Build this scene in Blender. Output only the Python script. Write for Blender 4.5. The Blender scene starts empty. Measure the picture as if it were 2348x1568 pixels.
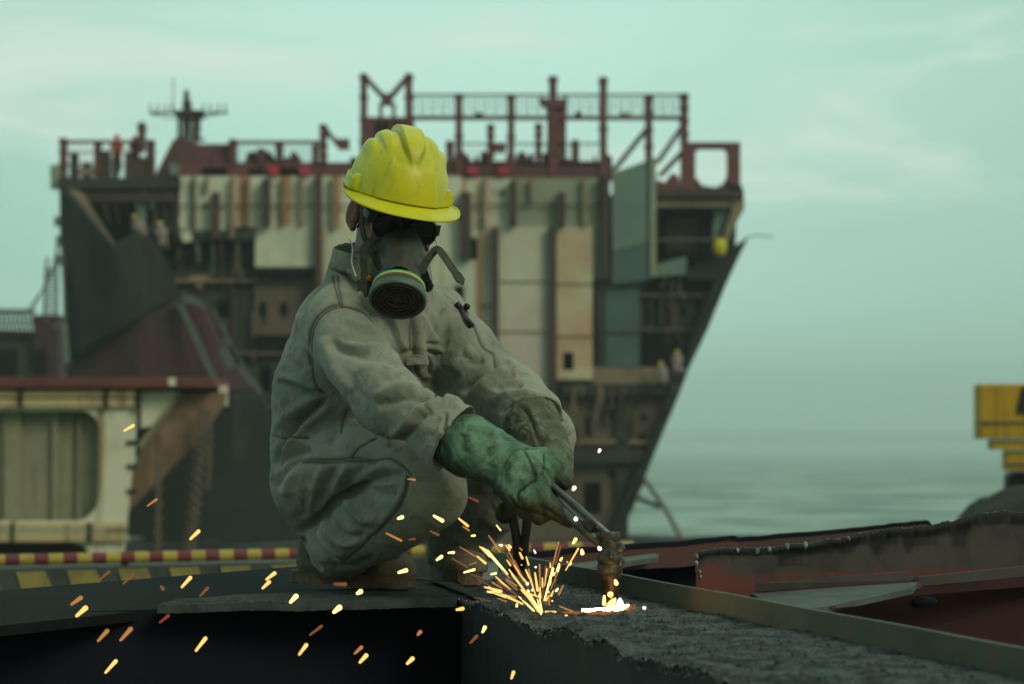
import bpy, bmesh, math, random
import numpy as np
from mathutils import Vector, Matrix
from mathutils.geometry import tessellate_polygon

random.seed(7)
rng = np.random.default_rng(7)
S = bpy.context.scene
COL = S.collection
PI = math.pi

# ------------------------------------------------------------------ camera
F, CX, HY, CZ = 5542.0, 1173.5, 986.0, 0.355      # focal length and horizon in photo units (2347 x 1568)
cam_d = bpy.data.cameras.new('camera')
cam = bpy.data.objects.new('camera', cam_d)
COL.objects.link(cam)
cam.location = (0, 0, CZ)
cam.rotation_euler = (PI / 2, 0, 0)
cam_d.sensor_width = 36.0
cam_d.lens = F / 2347.0 * 36.0
cam_d.shift_y = (HY - 784.0) / 2347.0
cam_d.clip_start = 0.05
cam_d.clip_end = 60000.0
cam_d.dof.use_dof = True
cam_d.dof.focus_distance = 5.08
cam_d.dof.aperture_fstop = 5.2
S.camera = cam


def W(px, py, Y):
    """where the ray seen at photo position px, py stands at distance Y"""
    return Vector(((px - CX) / F * Y, Y, CZ + (HY - py) / F * Y))


def lin(r, g, b):
    f = lambda c: (c / 255.0) / 12.92 if c / 255.0 <= 0.04045 else ((c / 255.0 + 0.055) / 1.055) ** 2.4
    return (f(r), f(g), f(b), 1.0)


# ------------------------------------------------------------------ tagging
def tag(o, label=None, cat=None, group=None, kind=None):
    if label: o['label'] = label
    if cat: o['category'] = cat
    if group: o['group'] = group
    if kind: o['kind'] = kind
    return o


def empty(name, loc, label, cat, group=None):
    o = bpy.data.objects.new(name, None)
    COL.objects.link(o)
    o.empty_display_size = 0.1
    o.location = loc
    return tag(o, label, cat, group)


def wloc(o):
    p = Vector((0, 0, 0))
    while o is not None:
        p += o.location
        o = o.parent
    return p


def link_mesh(name, V, Fc, mat, parent=None, smooth=True, loc=None):
    """vertices in world space; stored relative to the parent (or loc)"""
    V = np.asarray(V, dtype=np.float64)
    base = wloc(parent) if parent is not None else (Vector(loc) if loc is not None else Vector((0, 0, 0)))
    me = bpy.data.meshes.new(name)
    me.from_pydata((V - np.array(base)).tolist(), [], Fc)
    me.validate()
    me.polygons.foreach_set('use_smooth', [bool(smooth)] * len(me.polygons))
    if mat is not None:
        me.materials.append(mat)
    o = bpy.data.objects.new(name, me)
    COL.objects.link(o)
    if parent is not None:
        o.parent = parent
    elif loc is not None:
        o.location = loc
    me.update()
    return o


# ------------------------------------------------------------------ mesh builder
class MB:
    def __init__(self):
        self.V = []; self.F = []

    def add(self, vs, fs):
        n = len(self.V)
        self.V += [tuple(v) for v in vs]
        self.F += [tuple(n + i for i in f) for f in fs]
        return self

    def hexa(self, c):
        return self.add(c, [(0, 1, 2, 3), (7, 6, 5, 4), (0, 4, 5, 1), (1, 5, 6, 2), (2, 6, 7, 3), (3, 7, 4, 0)])

    def box(self, x0, y0, z0, x1, y1, z1):
        return self.hexa([(x0, y0, z0), (x0, y0, z1), (x1, y0, z1), (x1, y0, z0),
                          (x0, y1, z0), (x0, y1, z1), (x1, y1, z1), (x1, y1, z0)])

    def pbox(self, px0, py0, px1, py1, Y, d):
        """an upright box whose front face spans the given photo rectangle at distance Y and which is d deep"""
        a = W(px0, py1, Y); b = W(px1, py0, Y)
        return self.box(a.x, Y, a.z, b.x, Y + d, b.z)

    def prism(self, pts, ext):
        """closed polygon swept along ext"""
        n = len(pts); ext = Vector(ext)
        P = [Vector(p) for p in pts]
        tri = tessellate_polygon([P])
        vs = P + [p + ext for p in P]
        nrm = Vector((0, 0, 0))
        for i in range(n):
            a, b = P[i], P[(i + 1) % n]
            nrm += a.cross(b)
        up = nrm.dot(ext) < 0
        fs = []
        for t in tri:
            t = list(t)
            tn = (P[t[1]] - P[t[0]]).cross(P[t[2]] - P[t[0]])
            if tn.dot(ext) > 0: t.reverse()
            fs.append(tuple(t)); fs.append(tuple(n + i for i in reversed(t)))
        for i in range(n):
            j = (i + 1) % n
            fs.append((i, i + n, j + n, j) if up else (i, j, j + n, i + n))
        return self.add(vs, fs)

    def ppoly(self, pts, Y, d):
        return self.prism([W(x, y, Y) for x, y in pts], (0, d, 0))

    def tube(self, pts, r, n=10, cap=True):
        P = [Vector(p) for p in pts]
        R = r if isinstance(r, (list, tuple)) else [r] * len(P)
        vs = []; fs = []
        up = None
        for i, p in enumerate(P):
            t = (P[min(i + 1, len(P) - 1)] - P[max(i - 1, 0)]).normalized()
            if up is None:
                up = Vector((0, 0, 1)) if abs(t.z) < 0.9 else Vector((1, 0, 0))
            a = (up - t * up.dot(t)).normalized(); b = t.cross(a); up = a
            for k in range(n):
                q = 2 * PI * k / n
                vs.append(p + (a * math.cos(q) + b * math.sin(q)) * R[i])
        for i in range(len(P) - 1):
            for k in range(n):
                k2 = (k + 1) % n
                fs.append((i * n + k, i * n + k2, (i + 1) * n + k2, (i + 1) * n + k))
        if cap:
            fs.append(tuple(reversed(range(n))))
            fs.append(tuple((len(P) - 1) * n + k for k in range(n)))
        return self.add(vs, fs)

    def bar(self, a, b, w, h=None):
        """square bar between two points"""
        a = Vector(a); b = Vector(b); h = h or w
        t = (b - a).normalized()
        s = t.cross(Vector((0, 1, 0)))
        s = s.normalized() if s.length > 1e-4 else Vector((1, 0, 0))
        u = s.cross(t)
        s = s * w / 2; u = u * h / 2
        return self.hexa([a - s - u, a - s + u, a + s + u, a + s - u, b - s - u, b - s + u, b + s + u, b + s - u])

    def lathe(self, prof, o, ax, n=40, close=True):
        """profile of (radius, height along ax)"""
        o = Vector(o); ax = Vector(ax).normalized()
        a = ax.orthogonal().normalized(); b = ax.cross(a)
        vs = []; fs = []
        for r, h in prof:
            for k in range(n):
                q = 2 * PI * k / n
                vs.append(o + ax * h + (a * math.cos(q) + b * math.sin(q)) * r)
        m = len(prof)
        for i in range(m - 1):
            for k in range(n):
                k2 = (k + 1) % n
                fs.append((i * n + k, i * n + k2, (i + 1) * n + k2, (i + 1) * n + k))
        if close:
            fs.append(tuple(reversed(range(n))))
            fs.append(tuple((m - 1) * n + k for k in range(n)))
        return self.add(vs, fs)

    def strap(self, pts, normals, w, th):
        """flat band through pts, w wide, th thick"""
        P = [Vector(p) for p in pts]; N = [Vector(q).normalized() for q in normals]
        vs = []; fs = []
        for i, p in enumerate(P):
            t = (P[min(i + 1, len(P) - 1)] - P[max(i - 1, 0)]).normalized()
            s = t.cross(N[i]).normalized() * w / 2; u = s.cross(t).normalized() * th / 2
            vs += [p - s - u, p - s + u, p + s + u, p + s - u]
        for i in range(len(P) - 1):
            for k in range(4):
                k2 = (k + 1) % 4
                fs.append((i * 4 + k, (i + 1) * 4 + k, (i + 1) * 4 + k2, i * 4 + k2))
        e = (len(P) - 1) * 4
        fs += [(0, 1, 2, 3), (e + 3, e + 2, e + 1, e)]
        return self.add(vs, fs)

    def build(self, name, mat, parent=None, smooth=False, loc=None, bevel=0.0, angle=None):
        o = link_mesh(name, self.V, self.F, mat, parent, smooth, loc)
        bm = bmesh.new(); bm.from_mesh(o.data)
        bmesh.ops.recalc_face_normals(bm, faces=bm.faces)
        bm.to_mesh(o.data); bm.free()
        if bevel:
            m = o.modifiers.new('bevel', 'BEVEL'); m.width = bevel; m.segments = 2; m.limit_method = 'ANGLE'
        if smooth and angle:
            me = o.data
            try: me.set_sharp_from_angle(angle=math.radians(angle))
            except Exception: pass
        return o


def catmull(pts, k=8):
    P = [Vector(p) for p in pts]
    if len(P) < 3:
        return [P[0].lerp(P[-1], i / k) for i in range(k + 1)]
    out = []
    for i in range(len(P) - 1):
        a, b, c, d = P[max(i - 1, 0)], P[i], P[i + 1], P[min(i + 2, len(P) - 1)]
        for j in range(k):
            t = j / k
            out.append(0.5 * ((2 * b) + (c - a) * t + (2 * a - 5 * b + 4 * c - d) * t * t + (3 * b - a - 3 * c + d) * t ** 3))
    out.append(P[-1])
    return out


# ------------------------------------------------------------------ numpy noise
def _hash(i, j, k, s):
    n = (i.astype(np.int64) * 374761393 + j.astype(np.int64) * 668265263 + k.astype(np.int64) * 2147483647 + s * 1274126177) & 0xffffffff
    n = ((n ^ (n >> 13)) * 1274126177) & 0xffffffff
    n = (n ^ (n >> 16)) & 0xffff
    return n.astype(np.float64) / 32767.5 - 1.0


def vnoise(P, seed=0):
    P = np.asarray(P, dtype=np.float64)
    I = np.floor(P).astype(np.int64); f = P - I
    f = f * f * f * (f * (f * 6 - 15) + 10)
    x, y, z = I[:, 0], I[:, 1], I[:, 2]; u, v, w = f[:, 0], f[:, 1], f[:, 2]
    L = lambda a, b, t: a + (b - a) * t
    c = [[[_hash(x + a, y + b, z + d, seed) for d in (0, 1)] for b in (0, 1)] for a in (0, 1)]
    return L(L(L(c[0][0][0], c[1][0][0], u), L(c[0][1][0], c[1][1][0], u), v),
             L(L(c[0][0][1], c[1][0][1], u), L(c[0][1][1], c[1][1][1], u), v), w)


def fbm(P, oct=4, seed=0):
    s = 0; a = 1.0; P = np.asarray(P, dtype=np.float64)
    for o in range(oct):
        s = s + a * vnoise(P * 2 ** o + 17.3 * o, seed + o); a *= 0.5
    return s


# ------------------------------------------------------------------ signed distance bodies
class SDF:
    def __init__(self, lo, hi, h):
        self.lo = np.array(lo, dtype=np.float32); self.h = h
        n = np.ceil((np.array(hi) - np.array(lo)) / h).astype(int) + 1
        self.n = n
        self.D = np.full(n, 0.5, dtype=np.float32)

    def _sub(self, lo, hi, m):
        a = np.clip(np.floor((np.array(lo) - m - self.lo) / self.h).astype(int), 0, self.n)
        b = np.clip(np.ceil((np.array(hi) + m - self.lo) / self.h).astype(int) + 1, 0, self.n)
        if (b <= a).any(): return None, None
        ax = [self.lo[i] + self.h * np.arange(a[i], b[i], dtype=np.float32) for i in range(3)]
        X = np.meshgrid(*ax, indexing='ij', sparse=True)
        return tuple(slice(a[i], b[i]) for i in range(3)), X

    def _put(self, sl, d, k, sub):
        A = self.D[sl]
        if sub:
            h = np.clip(0.5 - 0.5 * (A + d) / k, 0, 1)
            self.D[sl] = A * (1 - h) + (-d) * h + k * h * (1 - h)
        else:
            h = np.clip(0.5 + 0.5 * (A - d) / k, 0, 1)
            self.D[sl] = A * (1 - h) + d * h - k * h * (1 - h)

    def cone(self, a, b, ra, rb, k=0.02, sub=False):
        a = np.array(a, dtype=np.float32); b = np.array(b, dtype=np.float32)
        r = max(ra, rb)
        sl, X = self._sub(np.minimum(a, b) - r, np.maximum(a, b) + r, k + 3 * self.h)
        if sl is None: return self
        ab = b - a; L2 = float((ab * ab).sum()) + 1e-12
        p = [X[i] - a[i] for i in range(3)]
        t = np.clip((p[0] * ab[0] + p[1] * ab[1] + p[2] * ab[2]) / L2, 0, 1)
        d = np.sqrt((p[0] - t * ab[0]) ** 2 + (p[1] - t * ab[1]) ** 2 + (p[2] - t * ab[2]) ** 2) - (ra + (rb - ra) * t)
        self._put(sl, d, k, sub)
        return self

    def chain(self, pts, rs, k=0.02, sub=False):
        for i in range(len(pts) - 1):
            self.cone(pts[i], pts[i + 1], rs[i], rs[i + 1], k, sub)
        return self

    def ell(self, c, r, R=None, k=0.02, sub=False):
        """ellipsoid, R = 3x3 with the axes as columns"""
        c = np.array(c, dtype=np.float32); m = max(r)
        sl, X = self._sub(c - m, c + m, k + 3 * self.h)
        if sl is None: return self
        R = np.eye(3) if R is None else np.array(R)
        p = [X[i] - c[i] for i in range(3)]
        q = [(p[0] * R[0, j] + p[1] * R[1, j] + p[2] * R[2, j]) for j in range(3)]
        k0 = np.sqrt(sum((q[j] / r[j]) ** 2 for j in range(3))) + 1e-9
        k1 = np.sqrt(sum((q[j] / r[j] ** 2) ** 2 for j in range(3))) + 1e-9
        self._put(sl, (k0 * (k0 - 1) / k1).astype(np.float32), k, sub)
        return self

    def rbox(self, c, s, R=None, rad=0.01, k=0.01, sub=False):
        c = np.array(c, dtype=np.float32); m = float(np.linalg.norm(s))
        sl, X = self._sub(c - m, c + m, k + 3 * self.h)
        if sl is None: return self
        R = np.eye(3) if R is None else np.array(R)
        p = [X[i] - c[i] for i in range(3)]
        q = [np.abs(p[0] * R[0, j] + p[1] * R[1, j] + p[2] * R[2, j]) - (s[j] - rad) for j in range(3)]
        d = np.sqrt(sum(np.maximum(v, 0) ** 2 for v in q)) + np.minimum(np.maximum(q[0], np.maximum(q[1], q[2])), 0) - rad
        self._put(sl, d.astype(np.float32), k, sub)
        return self

    def half(self, c, n, k=0.004):
        """cut away everything on the side of n"""
        c = np.array(c); n = np.array(n) / np.linalg.norm(n)
        ax = [self.lo[i] + self.h * np.arange(self.n[i], dtype=np.float32) for i in range(3)]
        X = np.meshgrid(*ax, indexing='ij', sparse=True)
        d = -sum((X[i] - c[i]) * n[i] for i in range(3))
        self._put((slice(None),) * 3, d.astype(np.float32), k, True)
        return self

    def mesh(self, relax=2):
        D = self.D; s = D < 0
        cnt = np.zeros(np.array(D.shape) - 1, dtype=np.int8)
        offs = [(a, b, c) for a in (0, 1) for b in (0, 1) for c in (0, 1)]
        sh = cnt.shape
        for a, b, c in offs:
            cnt += s[a:a + sh[0], b:b + sh[1], c:c + sh[2]]
        idx = np.argwhere((cnt > 0) & (cnt < 8))
        ids = np.full(sh, -1, dtype=np.int64); ids[tuple(idx.T)] = np.arange(len(idx))
        val = {o: D[idx[:, 0] + o[0], idx[:, 1] + o[1], idx[:, 2] + o[2]] for o in offs}
        pos = np.zeros((len(idx), 3)); num = np.zeros(len(idx))
        for o in offs:
            for ax in range(3):
                if o[ax]: continue
                q = list(o); q[ax] = 1; q = tuple(q)
                a, b = val[o], val[q]
                m = (a < 0) != (b < 0)
                t = np.where(m, a / np.where(m, a - b, 1), 0)
                e = np.array(o, dtype=float)[None, :].repeat(len(idx), 0); e[:, ax] += t
                pos += e * m[:, None]; num += m
        V = self.lo + self.h * (idx + pos / num[:, None])
        quads = []
        for ax in range(3):
            b, c = (ax + 1) % 3, (ax + 2) % 3
            sa = [slice(1, -1)] * 3; sb = [slice(1, -1)] * 3
            sa[ax] = slice(0, -1); sb[ax] = slice(1, None)
            A = s[tuple(sa)]; B = s[tuple(sb)]
            e = np.argwhere(A != B)
            ins = A[tuple(e.T)]
            e = e.copy(); e[:, b] += 1; e[:, c] += 1
            def cell(db, dc):
                q = e.copy(); q[:, b] += db; q[:, c] += dc
                return ids[tuple(q.T)]
            Q = np.stack([cell(-1, -1), cell(0, -1), cell(0, 0), cell(-1, 0)], 1)
            Q[~ins] = Q[~ins][:, ::-1]
            quads.append(Q)
        Q = np.concatenate(quads)
        Q = Q[(Q >= 0).all(1)]
        for _ in range(relax):
            V = laplace(V, Q, 0.5)
        return V, Q


def laplace(V, Q, f):
    A = np.zeros_like(V); n = np.zeros(len(V))
    for i in range(4):
        nb = V[Q[:, (i + 1) % 4]] + V[Q[:, (i + 3) % 4]]
        for d in range(3):
            A[:, d] += np.bincount(Q[:, i], nb[:, d], len(V))
        n += 2 * np.bincount(Q[:, i], minlength=len(V))
    return V + f * (A / np.maximum(n, 1)[:, None] - V)


def normals(V, Q):
    fn = np.cross(V[Q[:, 2]] - V[Q[:, 0]], V[Q[:, 3]] - V[Q[:, 1]])
    N = np.zeros_like(V)
    for i in range(4):
        for d in range(3):
            N[:, d] += np.bincount(Q[:, i], fn[:, d], len(V))
    return N / (np.linalg.norm(N, axis=1)[:, None] + 1e-12)


class Sculpt:
    """pull ridges and press creases into a body along lines read off the photograph"""
    def __init__(self, V, Q):
        self.V = V; self.Q = Q; self.N = normals(V, Q)
        self.mark = np.zeros(len(V))
        self.base = V.copy()
        px = CX + F * V[:, 0] / V[:, 1]; py = HY - F * (V[:, 2] - CZ) / V[:, 1]
        self.pp = np.stack([px, py], 1)
        self.g = 3.0
        self.o = np.array([px.min(), py.min()]) - 10
        n = (np.array([px.max(), py.max()]) - self.o + 10) / self.g
        self.Z = np.full((int(n[0]) + 2, int(n[1]) + 2), 99.0)
        front = self.N[:, 1] < 0.15
        ix = ((px - self.o[0]) / self.g).astype(int); iy = ((py - self.o[1]) / self.g).astype(int)
        np.minimum.at(self.Z, (ix[front], iy[front]), V[front, 1])
        self.tree = None

    def depth(self, x, y):
        i = int((x - self.o[0]) / self.g); j = int((y - self.o[1]) / self.g)
        for r in (1, 2, 4, 8):
            w = self.Z[max(i - r, 0):i + r + 1, max(j - r, 0):j + r + 1]
            w = w[w < 50]
            if len(w): return float(np.percentile(w, 30))
        return None

    def stroke(self, pts, amp, width, mark=0.0, taper=True, side=0.0):
        c = catmull([Vector((p[0], p[1], 0)) for p in pts], 10)
        P = []
        for p in c:
            d = self.depth(p.x, p.y)
            if d is not None: P.append((p.x, p.y, d))
        if len(P) < 3: return
        P = np.array(P)
        d = P[:, 2].copy()
        for _ in range(2):
            d = np.convolve(np.pad(d, 2, mode='edge'), np.ones(5) / 5, 'valid')
        C = P[:, :2]
        k = d.mean() / F
        m = 3.0 * width / k
        B = self.pp
        sel = np.where(((B > C.min(0) - m) & (B < C.max(0) + m)).all(1) & (self.N[:, 1] < .25))[0]
        if not len(sel): return
        X = B[sel]
        best = np.full(len(sel), 1e9); tt = np.zeros(len(sel))
        K = len(C) - 1
        for i in range(K):
            a, b = C[i], C[i + 1]; ab = b - a; L = (ab * ab).sum() + 1e-12
            t = np.clip(((X - a) @ ab) / L, 0, 1)
            q = ((X - a - t[:, None] * ab) ** 2).sum(1)
            u = q < best
            best[u] = q[u]; tt[u] = (i + t[u]) / K
        dm = np.sqrt(best) * k
        near = np.clip(1.5 - np.abs(self.base[sel, 1] - np.interp(tt * K, np.arange(K + 1), d)) / .035, 0, 1)
        g = np.exp(-(dm / width) ** 2) * near
        if taper: g = g * np.clip(np.minimum(tt, 1 - tt) * 5, 0, 1) ** 0.7
        self.V[sel] += self.N[sel] * (amp * g)[:, None]
        if mark:
            self.mark[sel] = np.maximum(self.mark[sel], mark * np.exp(-(dm / .0025) ** 2) * near)


def set_attr(o, name, arr):
    a = o.data.attributes.new(name, 'FLOAT', 'POINT')
    a.data.foreach_set('value', np.asarray(arr, dtype=np.float32))
# ------------------------------------------------------------------ materials
class NT:
    def __init__(self, name):
        self.m = bpy.data.materials.new(name); self.m.use_nodes = True
        self.t = self.m.node_tree; self.t.nodes.clear()
        self.out = self.n('ShaderNodeOutputMaterial')
        self.p = self.n('ShaderNodeBsdfPrincipled')
        self.l(self.p.outputs[0], self.out.inputs['Surface'])
        self.tc = self.n('ShaderNodeTexCoord')

    def n(self, t, **kw):
        o = self.t.nodes.new(t)
        for k, v in kw.items(): setattr(o, k, v)
        return o

    def l(self, a, b): self.t.links.new(a, b)

    def coords(self, sc=(1, 1, 1), rot=(0, 0, 0)):
        mp = self.n('ShaderNodeMapping'); mp.inputs['Scale'].default_value = sc; mp.inputs['Rotation'].default_value = rot
        self.l(self.tc.outputs['Object'], mp.inputs['Vector'])
        return mp.outputs[0]

    def noise(self, scale, detail=4, rough=0.55, vec=None, dist=0.0):
        o = self.n('ShaderNodeTexNoise')
        o.inputs['Scale'].default_value = scale; o.inputs['Detail'].default_value = detail
        o.inputs['Roughness'].default_value = rough; o.inputs['Distortion'].default_value = dist
        self.l(vec if vec is not None else self.tc.outputs['Object'], o.inputs['Vector'])
        return o.outputs['Fac']

    def ramp(self, fac, a, b):
        o = self.n('ShaderNodeMapRange'); o.interpolation_type = 'SMOOTHSTEP'
        o.inputs['From Min'].default_value = a; o.inputs['From Max'].default_value = b
        self.l(fac, o.inputs['Value'])
        return o.outputs[0]

    def math(self, op, a, b=None):
        o = self.n('ShaderNodeMath', operation=op)
        for i, v in enumerate((a, b)):
            if v is None: continue
            if isinstance(v, (int, float)): o.inputs[i].default_value = v
            else: self.l(v, o.inputs[i])
        return o.outputs[0]

    def mix(self, fac, a, b, mode='MIX'):
        o = self.n('ShaderNodeMix', data_type='RGBA', blend_type=mode)
        for sock, v in ((o.inputs[0], fac), (o.inputs[6], a), (o.inputs[7], b)):
            if isinstance(v, (int, float)): sock.default_value = v
            elif isinstance(v, tuple): sock.default_value = v
            else: self.l(v, sock)
        return o.outputs[2]

    def bump(self, h, strength, dist, prev=None):
        o = self.n('ShaderNodeBump'); o.inputs['Strength'].default_value = strength; o.inputs['Distance'].default_value = dist
        self.l(h, o.inputs['Height'])
        if prev is not None: self.l(prev, o.inputs['Normal'])
        return o.outputs[0]

    def fin(self, col, rough=0.7, metal=0.0, nrm=None, spec=0.4):
        i = self.p.inputs
        if isinstance(col, tuple): i['Base Color'].default_value = col
        else: self.l(col, i['Base Color'])
        if isinstance(rough, (int, float)): i['Roughness'].default_value = rough
        else: self.l(rough, i['Roughness'])
        i['Metallic'].default_value = metal
        i['Specular IOR Level'].default_value = spec
        if nrm is not None: self.l(nrm, i['Normal'])
        return self.m


def paint(name, c, c2=None, s=3.0, lo=0.45, hi=0.7, rough=0.65, metal=0.0, bump=0.15, bd=0.01, streak=None, sscale=1.0, slo=0.56, shi=0.7, spec=0.35, fine=None):
    """worn painted or rusted surface: blotches of a second colour, optional vertical run marks of a third"""
    n = NT(name)
    nf = n.noise(s, 6, 0.6)
    col = n.mix(n.ramp(nf, lo, hi), c, c2 or tuple(x * 0.7 for x in c[:3]) + (1,))
    if streak:
        v = n.coords((sscale, sscale, sscale * 0.06))
        sf = n.ramp(n.noise(1.0, 4, 0.6, v), slo, shi)
        col = n.mix(sf, col, streak)
    nf2 = n.noise(fine or s * 6, 5, 0.65)
    col = n.mix(n.math('MULTIPLY', nf2, 0.5), col, tuple(x * 0.55 for x in c[:3]) + (1,))
    return n.fin(col, n.ramp(nf2, -0.6 + rough * 0.3, rough + 1.1) if False else rough, metal, n.bump(nf2, bump, bd), spec)


def emis(name, c, st):
    m = bpy.data.materials.new(name); m.use_nodes = True; t = m.node_tree; t.nodes.clear()
    o = t.nodes.new('ShaderNodeOutputMaterial'); e = t.nodes.new('ShaderNodeEmission')
    e.inputs[0].default_value = c; e.inputs[1].default_value = st
    t.links.new(e.outputs[0], o.inputs['Surface'])
    return m


def cloth_mat():
    n = NT('grey_cotton_drill')
    big = n.noise(5.0, 5, 0.6, dist=0.4)
    col = n.mix(n.ramp(big, 0.35, 0.7), lin(148, 153, 137), lin(112, 121, 107))
    mid = n.noise(26.0, 5, 0.65, dist=0.6)
    col = n.mix(n.math('MULTIPLY', n.ramp(mid, 0.5, 0.75), 0.55), col, lin(88, 88, 78))
    soot = n.noise(11.0, 7, 0.72, dist=1.2)
    col = n.mix(n.math('MULTIPLY', n.ramp(soot, 0.55, 0.70), 0.6), col, lin(70, 64, 56))
    spots = n.noise(95.0, 2, 0.5)
    gate = n.ramp(n.noise(7.0, 3), 0.5, 0.62)
    col = n.mix(n.math('MULTIPLY', n.math('MULTIPLY', n.ramp(spots, 0.70, 0.76), gate), 0.85), col, lin(42, 38, 34))
    at = n.n('ShaderNodeAttribute', attribute_name='seam')
    col = n.mix(at.outputs['Fac'], col, lin(58, 54, 46))  # stitching, plus the thigh and calf fold with its crease shade coloured in
    wv = n.n('ShaderNodeTexWave'); wv.inputs['Scale'].default_value = 420.0; wv.inputs['Distortion'].default_value = 1.5
    wv.wave_type = 'BANDS'; wv.bands_direction = 'DIAGONAL'
    n.l(n.tc.outputs['Object'], wv.inputs['Vector'])
    nr = n.bump(wv.outputs['Fac'], 0.22, 0.0006)
    nr = n.bump(n.noise(60.0, 5, 0.6), 0.35, 0.003, nr)
    cr = n.noise(21.0, 3, 0.5, dist=1.2)
    rg = n.math('POWER', n.math('SUBTRACT', 1.0, n.math('ABSOLUTE', n.math('SUBTRACT', n.math('MULTIPLY', cr, 2.0), 1.0))), 6.0)
    nr = n.bump(rg, 0.22, 0.004, nr)
    m = n.fin(col, 0.92, 0.0, nr, 0.2)
    n.p.inputs['Sheen Weight'].default_value = 0.15
    n.p.inputs['Sheen Roughness'].default_value = 0.6
    return m


def glove_mat(name, ca, cb, cd):
    n = NT(name)
    big = n.noise(14.0, 4, 0.6, dist=0.5)
    col = n.mix(n.ramp(big, 0.36, 0.66), ca, cb)
    at = n.n('ShaderNodeAttribute', attribute_name='dirt')
    grime = n.noise(26.0, 7, 0.72, dist=0.5)
    g = n.math('ADD', n.math('MULTIPLY', at.outputs['Fac'], 0.42), n.math('MULTIPLY', grime, 0.85))
    col = n.mix(n.math('MULTIPLY', n.ramp(g, 0.38, 0.66), 0.92), col, cd)
    sp = n.noise(210.0, 4, 0.75)
    col = n.mix(n.math('MULTIPLY', n.ramp(sp, 0.54, 0.70), 0.55), col, tuple(x * 0.4 for x in cd[:3]) + (1,))
    sm = n.n('ShaderNodeAttribute', attribute_name='seam')
    col = n.mix(sm.outputs['Fac'], col, lin(34, 36, 28))  # stitching, plus crease shade painted along the folds and beside the thumb
    nr = n.bump(n.noise(320.0, 4, 0.7), 0.5, 0.0012)
    nr = n.bump(n.noise(48.0, 5, 0.65, dist=0.8), 0.4, 0.004, nr)
    return n.fin(col, 0.85, 0.0, nr, 0.2)


def helmet_mat():
    n = NT('lime_yellow_plastic')
    big = n.noise(9.0, 5, 0.6)
    col = n.mix(n.ramp(big, 0.35, 0.7), lin(205, 204, 22), lin(186, 192, 34))
    grime = n.noise(24.0, 7, 0.7, dist=0.8)
    col = n.mix(n.math('MULTIPLY', n.ramp(grime, 0.54, 0.74), 0.42), col, lin(112, 112, 48))
    v = n.coords((40, 160, 40), (0.5, 0.3, 0.7))
    scr = n.noise(1.0, 3, 0.6, v)
    col = n.mix(n.math('MULTIPLY', n.ramp(scr, 0.66, 0.74), 0.45), col, lin(120, 122, 52))
    sp = n.noise(120.0, 2, 0.5)
    col = n.mix(n.math('MULTIPLY', n.ramp(sp, 0.73, 0.77), 0.8), col, lin(52, 50, 24))
    at = n.n('ShaderNodeAttribute', attribute_name='groove')
    col = n.mix(n.math('MULTIPLY', at.outputs['Fac'], 0.6), col, lin(92, 92, 30))
    nr = n.bump(n.noise(70.0, 5, 0.6), 0.12, 0.002)
    m = n.fin(col, n.mix(n.ramp(grime, 0.4, 0.7), (.34,) * 3 + (1,), (.6,) * 3 + (1,)), 0.0, nr, 0.5)
    return m


def steel_top_mat():
    """slag and scale covered top of the girder"""
    n = NT('slag_covered_steel')
    a = n.noise(14.0, 7, 0.7)
    col = n.mix(n.ramp(a, 0.38, 0.66), lin(44, 50, 51), lin(92, 106, 105))
    b = n.noise(60.0, 6, 0.75)
    col = n.mix(n.math('MULTIPLY', n.ramp(b, 0.5, 0.68), 0.7), col, lin(26, 28, 28))
    c = n.noise(5.0, 4, 0.6)
    col = n.mix(n.math('MULTIPLY', n.ramp(c, 0.58, 0.72), 0.3), col, lin(88, 72, 62))
    nr = n.bump(b, 0.9, 0.010)
    nr = n.bump(n.noise(210.0, 4, 0.7), 0.6, 0.003, nr)
    return n.fin(col, 0.8, 0.0, nr, 0.35)


def water_mat():
    n = NT('sea_water')
    sp = n.n('ShaderNodeSeparateXYZ'); n.l(n.tc.outputs['Object'], sp.inputs[0])
    a = n.noise(1.0, 6, 0.62, n.coords((0.10, 0.20, 1)), 0.8)
    b = n.noise(1.0, 4, 0.6, n.coords((0.008, 0.012, 1)))
    c = n.noise(1.0, 5, 0.62, n.coords((0.5, 0.8, 1)))
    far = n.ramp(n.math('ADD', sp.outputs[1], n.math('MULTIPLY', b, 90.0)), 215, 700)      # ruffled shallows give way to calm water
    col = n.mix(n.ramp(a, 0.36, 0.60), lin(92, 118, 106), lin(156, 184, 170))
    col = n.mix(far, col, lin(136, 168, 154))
    h = n.math('ADD', a, n.math('MULTIPLY', c, 0.5))
    bm = n.n('ShaderNodeBump'); bm.inputs['Distance'].default_value = 1.5
    n.l(h, bm.inputs['Height'])
    n.l(n.mix(far, (.65,) * 3 + (1,), (.15,) * 3 + (1,)), bm.inputs['Strength'])
    return n.fin(col, n.mix(far, (.75,) * 3 + (1,), (.35,) * 3 + (1,)), 0.0, bm.outputs[0], 0.5)


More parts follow.
